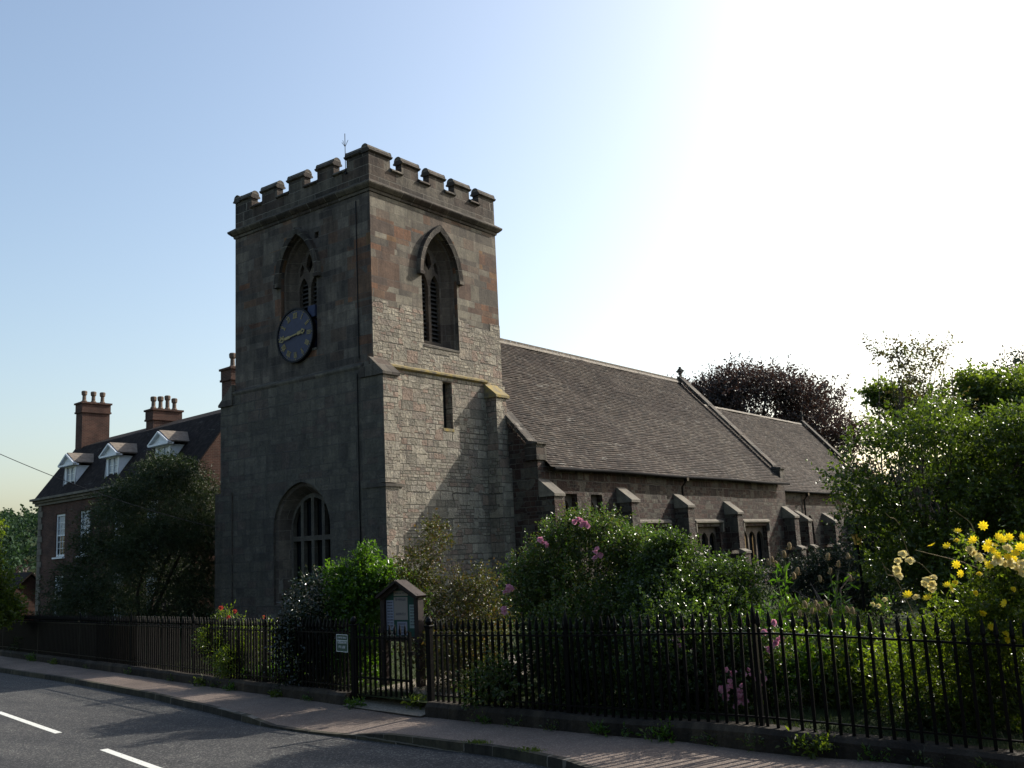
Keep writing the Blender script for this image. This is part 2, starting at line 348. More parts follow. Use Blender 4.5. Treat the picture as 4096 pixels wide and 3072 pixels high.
M['l_dark'] = leaf_mat('dark_conifer', [(.016,.026,.018),(.024,.036,.022)], .6, .15, spec=.3)
M['l_yel'] = leaf_mat('yellow_green_leaves', [(.05,.085,.018),(.09,.13,.024),(.12,.15,.03)], .35, .52, (1.8,1.9,.5))
M['l_dgrass'] = leaf_mat('dull_grass', [(.02,.035,.012),(.035,.05,.018),(.05,.055,.025)], .7, .25)
M['l_hill'] = leaf_mat('hill_wood', [(.03,.055,.038),(.04,.07,.045),(.05,.085,.05)], .9, .15, spec=.1)
M['p_yellow'] = leaf_mat('yellow_petals', [(.88,.66,.02),(.92,.78,.06)], .6, .5, (1.,1.,.6), .2)
M['p_cream'] = leaf_mat('cream_petals', [(.88,.74,.34),(.9,.82,.5)], .6, .5, (1.,1.,.8), .2)
M['p_pink'] = leaf_mat('pink_petals', [(.72,.28,.44),(.85,.5,.62)], .6, .5, (1.,.9,1.), .2)
M['p_red'] = leaf_mat('red_petals', [(.5,.06,.05),(.6,.12,.08)], .6, .4, (1.,.9,.9), .2)
M['centre'] = plain('flower_centre', (.18,.07,.015), .9)

# ------------------------------------------------------------------ terrain
HY = [-60,-40,-25,-20,-18.6,-17.3,-16,-14.5,-11.5,-8.85,-5,0,8,15,30,60,100,200,500,900]; HZ = [-.6,-.45,-.25,-.12,-.05,.01,-.04,-.10,-.18,-.22,-.28,-.33,-.42,-.5,-1.2,-3.,-5,-9,-16,-20]
def hr(y): return float(np.interp(y, HY, HZ))
def fx(y):
    if y > -11.6: return -10.1+.227*(y+11.6)
    if y > -17.4: return -10.1+.19*(y+11.6)
    return -11.2-.10*(y+17.4)
def kx(y):  # kerb line
    return float(np.interp(y, [-60,-30,-20,-15.8,-15.3,-14.2,-13.2,-12.1,-11.2,-9.7,-8.6,-5.6,-2.9,3.2,8.6,40,100,300], [-24,-17,-14.3,-12.75,-12.42,-12.0,-11.85,-11.68,-11.55,-11.4,-11.22,-10.3,-9.55,-8.15,-7.15,.6,14,60]))
def zl(x, y):
    s = min(1, max(0, (x-fx(y))/7)); s = s*s*(3-2*s)
    return hr(y)+.17+s*.28*(1 if y < 20 else max(0, 1-(y-20)/15))
def sheet(name, xs, ys, fz, mat, kind='structure', th=0):
    """grid sheet: xs(y)->list of x"""
    mb = MB(); n = len(xs(ys[0]))
    for y in ys:
        for x in xs(y): mb.v.append((x, y, fz(x, y)))
    for j in range(len(ys)-1):
        for i in range(n-1): mb.f.append((j*n+i, j*n+i+1, (j+1)*n+i+1, (j+1)*n+i))
    mb.uv = [(p[0], p[1]) for p in mb.v]
    return tag(mb.build(name, mat), kind=kind)
yg = list(np.concatenate([np.linspace(-60,-20,11), np.linspace(-19,30,50), np.linspace(35,100,14), np.linspace(120,900,14)]))
ygn = [y for y in yg if y <= 300]
sheet('ground', lambda y: list(np.linspace(-400,-60,6))+list(np.linspace(-50,80,14))+list(np.linspace(100,900,9)), yg, lambda x, y: hr(y)-.35, M['turf'])
sheet('road', lambda y: [kx(y)-5.6+5.6*i/6 for i in range(6)]+[kx(y)+.02], ygn, lambda x, y: hr(y)-.11, M['road'])
sheet('verge', lambda y: list(np.linspace(kx(y)-40, kx(y)-5.5, 8)), ygn, lambda x, y: hr(y)-.05+.0*x, M['turf'])
def kerbdrop(y): return .085*math.exp(-((y+9.8)/1.5)**6)
sheet('pavement', lambda y: [kx(y)+.12, kx(y)+.3]+[kx(y)+.3+(fx(y)-kx(y)-.3)*t for t in (.3,.6,.9,1.15)],
      list(np.linspace(-60,-16,20))+list(np.linspace(-15.5,30,180))+list(np.linspace(32,300,30)),
      lambda x, y: hr(y)-kerbdrop(y)*max(0, 1-(x-kx(y)-.12)/1.5), M['pave'])
sheet('lawn', lambda y: [fx(y)-.02+v for v in (0,.5,1,2,3.5,5,7,10,15,22,32,45,70)], [y for y in yg if y <= 80], zl, M['turf'])
# kerb
mb = MB(); ks = list(np.linspace(-40, 70, 220))
for i in range(len(ks)-1):
    if int(i) % 4 == 3: pass
    a, b = ks[i], ks[i+1]
    za, zb = hr(a)+.006-kerbdrop(a), hr(b)+.006-kerbdrop(b)
    p = [(kx(a),a,hr(a)-.3),(kx(a)+.125,a,hr(a)-.3),(kx(a)+.125,a,za),(kx(a)+.02,a,za)]
    q = [(kx(b),b,hr(b)-.3),(kx(b)+.125,b,hr(b)-.3),(kx(b)+.125,b,zb),(kx(b)+.02,b,zb)]
    mb.add(p+q, [(0,4,7,3),(3,7,6,2),(2,6,5,1)])
mb.uv = [(p[1], p[2]) for p in mb.v]
tag(mb.build('kerb', M['kerb']), kind='structure')
# centre line dashes
def cx(y): return float(np.interp(y, [-30,-10.12,-7.8,-5.34,-1.34,10,100], [-18.9,-14.05,-13.46,-12.83,-11.88,-9.1,12.5]))
def dash(y0, y1, lab):
    mb = MB(); n = 6
    for i in range(n+1):
        y = y0+(y1-y0)*i/n
        for s in (-.055, .055): mb.v.append((cx(y)+s*1.03, y-s*.25, hr(y)-.106))
        if i: k = 2*i; mb.f.append((k-2, k-1, k+1, k))
    mb.uv = [(p[0], p[1]) for p in mb.v]
    tag(mb.build('road_marking', M['paint']), lab, 'road marking', 'white dashes along the middle of the road')
dash(-12.0, -7.8, 'white centre line dash nearest the camera at the bottom edge of the road')
dash(-5.34, -1.1, 'white centre line dash second from the camera at the left edge')

# ------------------------------------------------------------------ church
CH = empty('church', (3.3, 3.5, .3), 'old sandstone parish church with square battlemented tower, blue clock and tiled nave roof', 'church')
Wx, Wy = 6.57, 7.0
GZ = -.2
# tower shaft, upper stage
def splay_window(parent, mp, c, hw, z0, zs, za, ihw, iza, depth, kind):
    """splayed jambs in the wall thickness, tracery plate, glass or louvres. returns parts"""
    A = arch(c, hw, z0, zs, za); B = arch(c, ihw, z0+.12, zs, iza)
    j = MB(); j.loft(A, .0, B, depth, mp); j.build('window_jamb', M['reveal'], parent)
sw = MB(); ww = MB()
bel = dict(z0=9.31, zs=11.95, za=13.42)
# south upper face
slitS = [(3.12,6.5),(3.6,6.5),(3.6,8.1),(3.12,8.1)]
holeS = arch(3.30, .92, bel['z0'], bel['zs'], bel['za'])
holeW = arch(3.53, .92, bel['z0'], bel['zs'], bel['za'])
mbU = MB()
mbU.plate([(0,8.3),(Wx,8.3),(Wx,14.25),(0,14.25)], [holeS], south(0), 0, .15)
mbV = MB(); mbV.plate([(0,8.3),(Wy,8.3),(Wy,14.25),(0,14.25)], [holeW, [(2.47,13.1),(2.47,13.32),(2.68,13.32),(2.68,13.1)]], west(0), 0, .15)
mbU.add([(Wx,0,8.3),(Wx,Wy,8.3),(Wx,Wy,14.25),(Wx,0,14.25),(0,Wy,8.3),(0,Wy,14.25)], [(0,1,2,3),(1,4,5,2)])
mbU.box((.15,2.4,13.05),(.2,2.75,13.4))
towU = mbU.build('tower_upper_stage', M['ashlar'], CH); mbV.build('tower_upper_west_face', M['ashlar_west_shade'], CH)
# rough block band under 10.6 on the south side: thin facing 12 mm proud, ragged top edge
fb = MB(); pts = [(-.012,8.3),(Wx+.01,8.3)]; xx = Wx+.01; z = 10.6
rr = random.Random(5)
while xx > 4.35: pts += [(xx, z), (max(4.3, xx-.6), z)]; xx -= .6; z = 10.6+rr.choice([-.15,0,-.3,0.])
pts += [(4.22, z), (4.22, 9.22), (2.38, 9.22)]; xx = 2.38; z = 10.45
while xx > .3: pts += [(xx, z), (max(-.012, xx-.55), z)]; xx -= .55; z = 10.5+rr.choice([-.2,0,.1,0.])
pts += [(-.012, z)]
fb.plate(pts, [], south(-.012), 0, .012); fb.uv = None
fb.build('tower_rubble_band', M['rubble_lit'], CH)
# lower stage
mbL = MB()
mbL.plate([(-.10,GZ),(Wx,GZ),(Wx,8.3),(-.10,8.3)], [slitS], south(-.12), 0, .3)
mbL.box((3.1,.2,6.4),(3.65,.25,8.2))
mbL.build('tower_lower_stage', M['rubble_lit'], CH)
mbL = MB()
wwA = arch(3.42, 1.40, .9, 3.35, 4.88, 12)
mbL.plate([(-.12,GZ),(Wy,GZ),(Wy,8.3),(-.12,8.3)], [wwA], west(-.10), 0, .1)
mbL.add([(-.1,Wy,GZ),(Wx,Wy,GZ),(Wx,Wy,8.3),(-.1,Wy,8.3)], [(0,1,2,3)])
M['westwall_shade'] = stone_mat('west_wall_stone_shade', [(.18,.17,.145),(.205,.19,.16),(.16,.148,.13),(.215,.20,.17),(.19,.16,.14),(.19,.178,.15)], .55, .29, seed=7.7, strength=1., dist=.05, dark=.35, mcol=(.12,.11,.10))  # darker stone copy, painting shade into the west side of the tower
mbL.build('tower_west_wall', M['westwall_shade'], CH)
# string course (weathered offset)
st = MB()
def stringprof(mb, pa, pb, out, z, lip=.10):
    pa, pb, out = Vector(pa), Vector(pb), Vector(out)
    pr = [(0,z+.12),(lip+.12,z+.03),(lip+.12,z-.03),(0.1,z-.10),(0,z-.10)]
    n = len(pr); d = (pb-pa)
    vs = [pa+out*o_+Vector((0,0,zz)) for o_, zz in pr]+[pb+out*o_+Vector((0,0,zz)) for o_, zz in pr]
    mb.add(vs, [(i, (i+1) % n, n+(i+1) % n, n+i) for i in range(n)]+[tuple(range(n)), tuple(range(2*n-1, n-1, -1))])
stringprof(st, (.52,0,0), (5.5,0,0), (0,-1,0), 8.33)
st.build('string_course', M['lichen'], CH)
st = MB(); stringprof(st, (0,.45,0), (0,Wy,0), (-1,0,0), 8.33, .02)
st.build('string_course', M['trim'], CH)
# cornice
def ring_prof(mb, prof, x0=0., y0=0., x1=Wx, y1=Wy):
    n = len(prof); vs = []
    for o_, z in prof: vs += [(x0-o_,y0-o_,z),(x1+o_,y0-o_,z),(x1+o_,y1+o_,z),(x0-o_,y1+o_,z)]
    fs = []
    for i in range(n-1):
        for k in range(4): fs.append((i*4+k, i*4+(k+1) % 4, (i+1)*4+(k+1) % 4, (i+1)*4+k))
    mb.add(vs, fs)
co = MB(); ring_prof(co, [(0,14.08),(.04,14.10),(.06,14.18),(.10,14.20),(.19,14.29),(.21,14.33),(.21,14.37),(.03,14.50),(.0,14.50)])
co.build('cornice', M['parapet'], CH)
# parapet with merlons
mer_s = [(0,1.0),(1.55,2.38),(2.93,3.73),(4.28,5.12),(5.66,Wx)]
mer_w = [(0,1.05),(1.68,2.5),(3.16,4.0),(4.63,5.47),(6.05,Wy)]
pa = MB(); T = .28; PB = 14.5; PC = 15.03; PM = 15.47
pa.box((0,0,PB),(Wx,T,PC)); pa.box((0,Wy-T,PB),(Wx,Wy,PC)); pa.box((0,T,PB),(T,Wy-T,PC)); pa.box((Wx-T,T,PB),(Wx,Wy-T,PC))
for a, b in mer_s:
    for y0 in (0, Wy-T): pa.box((a+(.0),y0,PC),(b,y0+T,PM))
for a, b in mer_w:
    for x0 in (0, Wx-T): pa.box((x0,max(a,T),PC),(x0+T,min(b,Wy-T),PM))
pa.build('parapet', M['parapet'], CH)
cp = MB()
prof = [(-.02,0),(-.075,.035),(-.075,.065),(-.02,.10),(-.01,.17),(.02,.23),(.07,.265),(.14,.28),(.21,.265),(.26,.23),(.29,.17),(.30,.10),(.345,.065),(.345,.035),(.30,0)]
low = [(-.02,0),(-.08,.03),(-.08,.06),(.0,.14),(.28,.14),(.34,.06),(.34,.03),(.30,0)]
def cope(mb, a, b, axis, inward, pos, z, pr, ext=.05):
    n = len(pr); vs = []
    for t_ in (a-ext, b+ext):
        for o_, h in pr:
            q = pos+inward*o_
            vs.append((t_, q, z+h) if axis == 'x' else (q, t_, z+h))
    mb.add(vs, [(i, (i+1) % n, n+(i+1) % n, n+i) for i in range(n)]+[tuple(range(n)), tuple(range(2*n-1, n-1, -1))])
for a, b in mer_s:
    cope(cp, a, b, 'x', 1, 0, PM, prof); cope(cp, a, b, 'x', -1, Wy, PM, prof)
for a, b in mer_w:
    a2 = max(a, .0); b2 = b
    if a == 0: a2 = .34
    if b == Wy: b2 = Wy-.34
    cope(cp, a2, b2, 'y', 1, 0, PM-.002, prof); cope(cp, a2, b2, 'y', -1, Wx, PM-.002, prof)

for lst, ax, pos in ((mer_s,'x',((0,1),(Wy,-1))),(mer_w,'y',((0,1),(Wx,-1)))):
    for i in range(len(lst)-1):
        for p0, inw in pos: cope(cp, lst[i][1], lst[i+1][0], ax, inw, p0, PC, low, -.003)
cp.build('parapet_coping', M['parapet'], CH, bevel=.008)
rf = MB(); rf.box((T,T,14.3),(Wx-T,Wy-T,14.4)); rf.build('tower_flat_roof', M['lead'], CH)
# lightning rod
lr = MB(); lr.tube([(-.14,.95,14.9),(-.14,.95,16.32)], .012, 6)
for s in (-1, 1):
    lr.tube([(-.14,.95,15.85),(-.14,.95+s*.15,16.05)], .008, 5); lr.tube([(-.14,.95,15.85),(-.14+s*.1,.95,16.05)], .008, 5)
lr.box((-.16,.9,14.9),(-.09,1.0,14.95)); lr.build('lightning_rod', M['iron'], CH)
# belfry windows
def belfry(mp, c, hw):
    j = MB(); z0, zs, za = bel['z0'], bel['zs'], bel['za']
    A = arch(c, hw, z0, zs, za); A2 = arch(c, hw-.07, z0+.05, zs, za-.08); A3 = arch(c, hw-.10, z0+.08, zs, za-.12); B = arch(c, .63, z0+.18, zs, 13.05)
    j.loft(A, .14, A2, .16, mp); j.loft(A2, .16, A3, .28, mp); j.loft(A3, .28, B, .5, mp)
    fr = j.build('belfry_window', M['reveal'], CH)
    tr = MB(); hL = arch(c-.30, .235, z0+.3, 11.55, 12.05, 6); hR = arch(c+.30, .235, z0+.3, 11.55, 12.05, 6)
    top = [(c, 12.18),(c+.17,12.42),(c+.10,12.72),(c,12.86),(c-.10,12.72),(c-.17,12.42)]
    tl = [(c-.5,12.10),(c-.33,12.2),(c-.28,12.42),(c-.36,12.55),(c-.47,12.4)]; trr = [(2*c-a, b) for a, b in tl][::-1]
    tr.plate(B, [hL, hR, top, tl, trr], mp, .5, .66, back=True); tr.build('tracery', M['reveal'], fr)
    lv = MB()
    for cc in (c-.30, c+.30):
        zz = z0+.3
        while zz < 11.9:
            q = [mp(cc-.24, zz, .60), mp(cc+.24, zz, .60), mp(cc+.24, zz+.16, .80), mp(cc-.24, zz+.16, .80)]
            q2 = [mp(cc-.24, zz+.03, .60), mp(cc+.24, zz+.03, .60), mp(cc+.24, zz+.19, .80), mp(cc-.24, zz+.19, .80)]
            lv.add(q+q2, [(0,1,2,3),(4,5,6,7),(0,1,5,4)]); zz += .155
    lv.build('louvre', M['dark'], fr)
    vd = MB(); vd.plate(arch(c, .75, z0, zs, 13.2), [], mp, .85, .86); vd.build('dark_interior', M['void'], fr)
    hd = MB(); hi = arch(c, hw+.02, 0, 11.8, 13.46)[1:]; ho = arch(c, hw+.20, 0, 11.8, 13.68)[1:]
    hi = hi[1:]+[]; ho = ho[1:]
    for P, d in ((hi, 0), ): pass
    n = len(hi)
    vs = [mp(a, b, -.0) for a, b in hi]+[mp(a, b, -.12) for a, b in hi]+[mp(a, b, -.15) for a, b in ho]+[mp(a, b, 0) for a, b in [(c+(x-c)*1.04, zz+.03) for x, zz in ho]]
    hd.add(vs, [(r*n+i, r*n+i+1, (r+1)*n+i+1, (r+1)*n+i) for r in range(3) for i in range(n-1)]+[(0,n,2*n,3*n),(n-1,2*n-1,3*n-1,4*n-1)])
    for s in (-1, 1):
        x = c+s*(hw+.11); P = [mp(x-.12, 11.72, -.17), mp(x+.12, 11.72, -.17), mp(x+.12, 11.84, -.17), mp(x-.12, 11.84, -.17), mp(x-.12, 11.72, 0), mp(x+.12, 11.72, 0), mp(x+.12, 11.84, 0), mp(x-.12, 11.84, 0)]
        hd.add(P, [(0,1,2,3),(0,1,5,4),(1,2,6,5),(2,3,7,6),(3,0,4,7)])
    hd.build('hood_mould', M['parapet'], fr)
    sm = MB(); s0 = [mp(c-hw, z0, -.03), mp(c+hw, z0, -.03), mp(c+hw, z0+.2, .5), mp(c-hw, z0+.2, .5), mp(c-hw, z0-.07, -.03), mp(c+hw, z0-.07, -.03), mp(c-hw, z0-.07, .1), mp(c+hw, z0-.07, .1)]
    sm.add(s0, [(0,1,2,3),(0,1,5,4),(4,5,7,6)]); sm.build('sill', M['trim'], fr)
belfry(south(0), 3.30, .92); belfry(west(0), 3.53, .92)
# slit window
sl_ = MB(); sl_.plate([(3.0,6.4),(3.7,6.4),(3.7,8.2),(3.0,8.2)], [], south(.19), 0, .01)
slw = sl_.build('slit_window', M['glass'], CH)
sf = MB(); sf.box((3.08,-.135,6.40),(3.64,.1,6.5)); sf.build('sill', M['lichen'], slw)
# west window
mpw = west(-.10)
j = MB(); B = arch(3.42, 1.08, 1.3, 3.35, 4.52, 12); A2 = arch(3.42, 1.30, 1.0, 3.35, 4.76, 12)
j.loft(wwA, .10, A2, .14, mpw); j.loft(A2, .14, B, .50, mpw); WWO = j.build('west_window', M['reveal'], CH)
tr = MB(); holes = []; e = [2.40, 2.86, 3.38, 3.90, 4.36+.08]; c0 = 3.42
xs_ = [(2.44,2.83),(2.97,3.35),(3.49,3.87),(4.01,4.40)]
for a, b in xs_:
    holes.append([(a,1.45),(b,1.45),(b,2.96),(a,2.96)])
    tp = []
    for i in range(7):
        x = b+(a-b)*i/6; tp.append((x, archtop(c0, 1.0, 3.35, 4.42, x)-.03))
    holes.append([(a,3.12),(b,3.12)]+tp)
M['mull'] = stone_mat('mullion_stone', [(.16,.145,.125),(.19,.175,.145)], .8, .6, seed=2, dark=.3, mortar=.003, strength=.3, dist=.01)
tr.plate(B, holes, mpw, .50, .66, back=True); tr.build('mullion', M['mull'], WWO)
gl = MB(); gl.plate(arch(3.42, 1.15, 1.2, 3.35, 4.55), [], mpw, .70, .71); gl.build('pane', M['glass'], WWO)
# buttresses of tower: lower and upper stages with sloping caps
def capped(name, poly_side, mp, d0, d1, capmat, mat, capz=None):
    mb = MB(); mb.prism(poly_side, mp, d0, d1); return mb.build(name, mat, CH)
bt = MB()   # south-west corner, projects south, and a little west
bt.box((-.16,-.56,4.55),(.5,.42,7.92)); bt.box((-.22,-.62,GZ),(.5,.44,4.42))
b1 = bt.build('buttress', M['rubble_lit'], CH); b1.data.materials.append(M['westwall_shade'])
for p in b1.data.polygons: p.material_index = 1 if p.normal.x < -.5 else 0  # west faces take the darker stone that imitates shade
cpb = MB()
def wcap(mb, x0, x1, y0, y1, z0, z1, dirn='s', lip=.06):
    """sloped weathering block over a footprint; rises away from the outer side"""
    if dirn == 's': P = [(x0-lip,y0-lip,z0),(x1+lip,y0-lip,z0),(x1+lip,y1,z0),(x0-lip,y1,z0),(x0-lip,y0-lip,z0+.09),(x1+lip,y0-lip,z0+.09),(x1+lip,y1,z1),(x0-lip,y1,z1)]
    else: P = [(x0-lip,y0-lip,z0),(x1,y0-lip,z0),(x1,y1+lip,z0),(x0-lip,y1+lip,z0),(x0-lip,y0-lip,z0+.09),(x1,y0-lip,z1),(x1,y1+lip,z1),(x0-lip,y1+lip,z0+.09)]
    mb.add(P, [(0,3,2,1),(4,5,6,7),(0,1,5,4),(1,2,6,5),(2,3,7,6),(3,0,4,7)])
wcap(cpb, -.16, .5, -.56, -.005, 7.92, 8.56); cpb.box((-.21,-.115,7.925),(-.004,.46,8.25)); cpb.build('buttress_cap', M['parapet'], b1)
cpb = MB(); wcap(cpb, -.20, .5, -.60, .40, 4.42, 4.62); cpb.build('buttress_offset', M['trim'], b1)
bt = MB(); bt.box((5.42,-.60,5.2),(6.0,-.12,7.72)); bt.box((5.38,-.72,GZ),(6.04,-.12,5.2)); b2 = bt.build('buttress', M['rubble_lit'], CH)
cpb = MB(); wcap(cpb, 5.42, 6.05, -.60, -.005, 7.72, 8.36, lip=.07); cpb.build('buttress_cap', M['lichen'], b2)
bt = MB(); bt.box((-.10,Wy+.002,4.8),(.7,7.72,7.9)); bt.box((-.16,Wy+.002,GZ),(.75,7.95,4.8)); b3 = bt.build('buttress', M['westwall_shade'], CH)
cpb = MB(); P = [(-.16,Wy+.004,7.9),(.75,Wy+.004,7.9),(.75,7.78,7.9),(-.16,7.78,7.9),(-.16,Wy+.004,8.65),(.75,Wy+.004,8.65),(.75,7.8,7.98),(-.16,7.8,7.98)]
cpb.add(P, [(0,3,2,1),(4,5,6,7),(0,1,5,4),(1,2,6,5),(2,3,7,6),(3,0,4,7)]); cpb.build('buttress_cap', M['trim'], b3)
# clock
def boxr(mb, cyc, czc, ang, t0, r0, t1, r1, wd, x0, x1):
    """stroke from (t0,r0) to (t1,r1) in the tangential/radial frame of a clock angle"""
    def P(t_, r_):
        a, b = t_, r_
        s, c = math.sin(ang), math.cos(ang)
        # viewer's right is -y : right vector (-1) ; up vector +z
        X = a*c+b*s; Z = -a*s+b*c
        return (cyc-X, czc+Z)
    (ya, za), (yb, zb) = P(t0, r0), P(t1, r1)
    d = Vector((yb-ya, zb-za)); L = d.length or 1e-6; nrm = Vector((-d.y, d.x))/L*wd/2
    q = [(ya+nrm.x, za+nrm.y),(yb+nrm.x, zb+nrm.y),(yb-nrm.x, zb-nrm.y),(ya-nrm.x, za-nrm.y)]
    mb.prism(q, lambda a, b, dd: (dd, a, b), x0, x1)
ccy, ccz, cr = 3.59, 9.87, .945
dk = MB(); dk.lathe((.15,ccy,ccz), [(.90,-.02),(.90,-.26),(.905,-.262)], 48, 'x'); clock = dk.build('clock', M['clockblue'], CH)
rm = MB()
for k in range(48):
    a0, a1 = 2*math.pi*k/48, 2*math.pi*(k+1)/48
    def pt(r, a, x): return (x, ccy+r*math.sin(a), ccz+r*math.cos(a))
    V_ = [pt(.89,a0,-.112),pt(.89,a1,-.112),pt(.89,a0,-.15),pt(.89,a1,-.15),pt(cr,a0,-.15),pt(cr,a1,-.15),pt(cr,a0,-.0),pt(cr,a1,-.0)]
    rm.add(V_, [(0,1,3,2),(2,3,5,4),(4,5,7,6)])
rm.build('rim', M['iron'], clock)
GL = {'I': [(0,0,0,1)], 'V': [(-.45,1,0,0),(.45,1,0,0)], 'X': [(-.45,0,.45,1),(-.45,1,.45,0)]}
WD = {'I': .45, 'V': .95, 'X': 1.0}
for h, s in enumerate(['XII','I','II','III','IIII','V','VI','VII','VIII','IX','X','XI']):
    nm = MB(); H = .17; u = .115; tot = sum(WD[c] for c in s)*u; x = -tot/2; r0 = .60; ang = h*math.pi/6
    if len(s) == 4: u *= .82; tot *= .82; x = -tot/2
    for c in s:
        cxx = x+WD[c]*u/2
        for t0, a, t1, b in GL[c]: boxr(nm, ccy, ccz, ang, cxx+t0*u*.75, r0+a*H, cxx+t1*u*.75, r0+b*H, .024, -.125, -.1125)
        x += WD[c]*u
    boxr(nm, ccy, ccz, ang, -tot/2, r0-.003, tot/2, r0-.003, .012, -.1245, -.1125); boxr(nm, ccy, ccz, ang, -tot/2, r0+H+.003, tot/2, r0+H+.003, .012, -.1245, -.1125)
    nm.build('numeral', M['gold'], clock)
mt = MB()
for k in range(60):
    a = k*math.pi/30; L = .02 if k % 5 else .045
    boxr(mt, ccy, ccz, a, 0, .86-L, 0, .86, .016 if k % 5 else .03, -.122, -.1125)
mt.build('minute_track', M['gold'], clock)
def hand(ang, L, wd, x, tail):
    hd = MB(); boxr(hd, ccy, ccz, ang, 0, -tail, 0, L*.5, wd, x-.012, x)
    boxr(hd, ccy, ccz, ang, 0, L*.28, 0, L*.62, wd*2.1, x-.0135, x-.001)
    for s in (-1, 1): boxr(hd, ccy, ccz, ang, s*.005, L*.66, s*wd*1.5, L*.78, wd*.8, x-.012, x); boxr(hd, ccy, ccz, ang, s*wd*1.5, L*.77, 0, L, wd*.8, x-.0125, x)
    return hd
hand(rad(262), .80, .045, -.165, .12).build('hand', M['gold'], clock)
hand(rad(80), .52, .055, -.148, .08).build('hand', M['gold'], clock)
cb = MB(); cb.box((-.06,2.66,10.38),(.1,3.0,10.78)); cb.build('clock_case', plain('faded_blue_box', (.02,.03,.07), .8), clock)
# conduit down the tower corner
cd_ = MB(); cd_.tube([(-.03,.62,13.9),(-.03,.62,8.6)], .018, 5); cd_.tube([(-.13,.62,8.1),(-.13,.62,.5)], .018, 5); cd_.build('conductor_strip', M['iron'], CH)

# nave and chancel
def roof(name, x0, x1, ye, ze, yr, zr, mat, seed, sag=.09):
    """both slopes as overlapping courses of tiles"""
    mb = MB(); mb.uv = []; R_ = random.Random(seed)
    L = math.hypot(yr-ye, zr-ze); n = int(L/.125); nx = int((x1-x0)/.5)
    ph = [R_.random()*6 for _ in range(6)]
    def wav(x, t_): return sag*(-math.sin(math.pi*(x-x0)/(x1-x0))*.6*math.sin(math.pi*t_)+.25*math.sin(x*.9+ph[0]+t_*4)+.12*math.sin(x*2.3+ph[1]+t_*9))
    for side in (1, -1):
        dy, dz = (yr-ye)/L, (zr-ze)/L
        for i in range(n):
            s0, s1 = L*i/n, L*(i+1)/n+.02; base = len(mb.v); rj = R_.uniform(-.004, .004)
            for k in range(nx+1):
                x = x0+(x1-x0)*k/nx; wv = wav(x, s0/L); jj = R_.uniform(-.006,.006)+rj
                for (s_, off) in ((s0, .004+wv), (s0+jj, .034+jj+wv), (s1, .006+wv)):
                    y = ye+dy*s_-dz*off*(1); z = ze+dz*s_+dy*off
                    if side == -1: y = 2*yr-y
                    mb.v.append((x, y, z)); mb.uv.append((x+side*3.1, s_+ (side<0)*20))
            for k in range(nx):
                a = base+k*3; b = a+3
                mb.f += [(a, b, b+1, a+1), (a+1, b+1, b+2, a+2)]
    o = mb.build(name, mat, CH); return o
def gable(mb, x, y0, y1, ze, yr, zr, th):
    mb.prism([(y0,GZ),(y1,GZ),(y1,ze),(yr,zr),(y0,ze)], lambda a, b, d: (x+d, a, b), 0, th)
NS, NN, YR = -1.85, 8.85, 3.5
nv = MB(); z_e = 5.15; pitch = (11.2-z_e)/(YR-(-2.12))
wins_small = [(7.55,8.35),(9.25,10.05)]; wins_big = [(12.7,14.9),(17.5,19.8),(22.35,25.0)]
holes = [[(a,1.9),(b,1.9),(b,4.25),(a,4.25)] for a, b in wins_small]+[[(a,.9),(b,.9),(b,3.0),(a,3.0)] for a, b in wins_big]
nv.plate([(6.0,GZ),(27.7,GZ),(27.7,5.2),(6.0,5.2)], holes, south(NS), 0, .35)
nv.add([(6.0,NN,GZ),(27.7,NN,GZ),(27.7,NN,5.2),(6,NN,5.2)], [(0,1,2,3)])
nv.build('nave_wall', M['nave'], CH)
for gx_ in (6.0, 27.25):
    gb = MB(); gable(gb, gx_, NS+.002, NN, 5.36, YR, 5.36+pitch*(YR-NS), .45); gb.build('gable_wall', M['nave'], CH)
roof('nave_roof', 6.4, 27.35, -2.12, 5.12, YR, 11.22, M['tile'], 3)
ch = MB(); CS, CN, CR, CE = -.95, 7.95, 10.15, 45.4; czE = 4.95
ch.plate([(27.7,GZ),(CE,GZ),(CE,czE),(27.7,czE)], [arch(33.2,.5,1.5,2.9,3.6,6), arch(37.2,.5,1.5,2.9,3.6,6)], south(CS), 0, .3)
ch.add([(27.7,CN,GZ),(CE,CN,GZ),(CE,CN,czE),(27.7,CN,czE)], [(0,1,2,3)]); gable(ch, CE-.4, CS+.002, CN, czE, YR, 10.0, .45)
ch.build('chancel_wall', M['nave'], CH)
roof('chancel_roof', 27.7, CE-.35, CS-.25, 4.86, YR, CR, M['tile'], 8)
def ridge(x0, x1, z, crest=True):
    mb = MB(); n = 8; x = x0
    while x < x1-.01:
        xe = min(x+.45, x1); r = .12+random.uniform(-.005,.008)
        P = [(x_, YR+r*math.cos(a), z-.05+r*1.1*math.sin(a)) for x_ in (x+.008, xe) for a in [math.pi*i/6 for i in range(7)]]
        mb.add(P, [(i, i+1, 8+i, 7+i) for i in range(6)]+[tuple(range(7)), tuple(range(13,6,-1))])
        if crest:
            mb.box((x+.01,YR-.018,z+.05),(xe-.01,YR+.018,z+.12)); k = x+.03
            while k < xe-.03: mb.box((k,YR-.016,z+.118),(k+.05,YR+.016,z+.175)); k += .085
            mb.box((x+.01,YR-.017,z+.172),(xe-.01,YR+.017,z+.20))
        x = xe
    mb.build('ridge_tiles', plain_ridge, CH)
plain_ridge = plain('ridge_clay', (.17,.145,.115), .8, nscale=4, namt=.5)
ridge(6.45, 27.3, 11.2); ridge(27.75, CE-.4, CR, False)
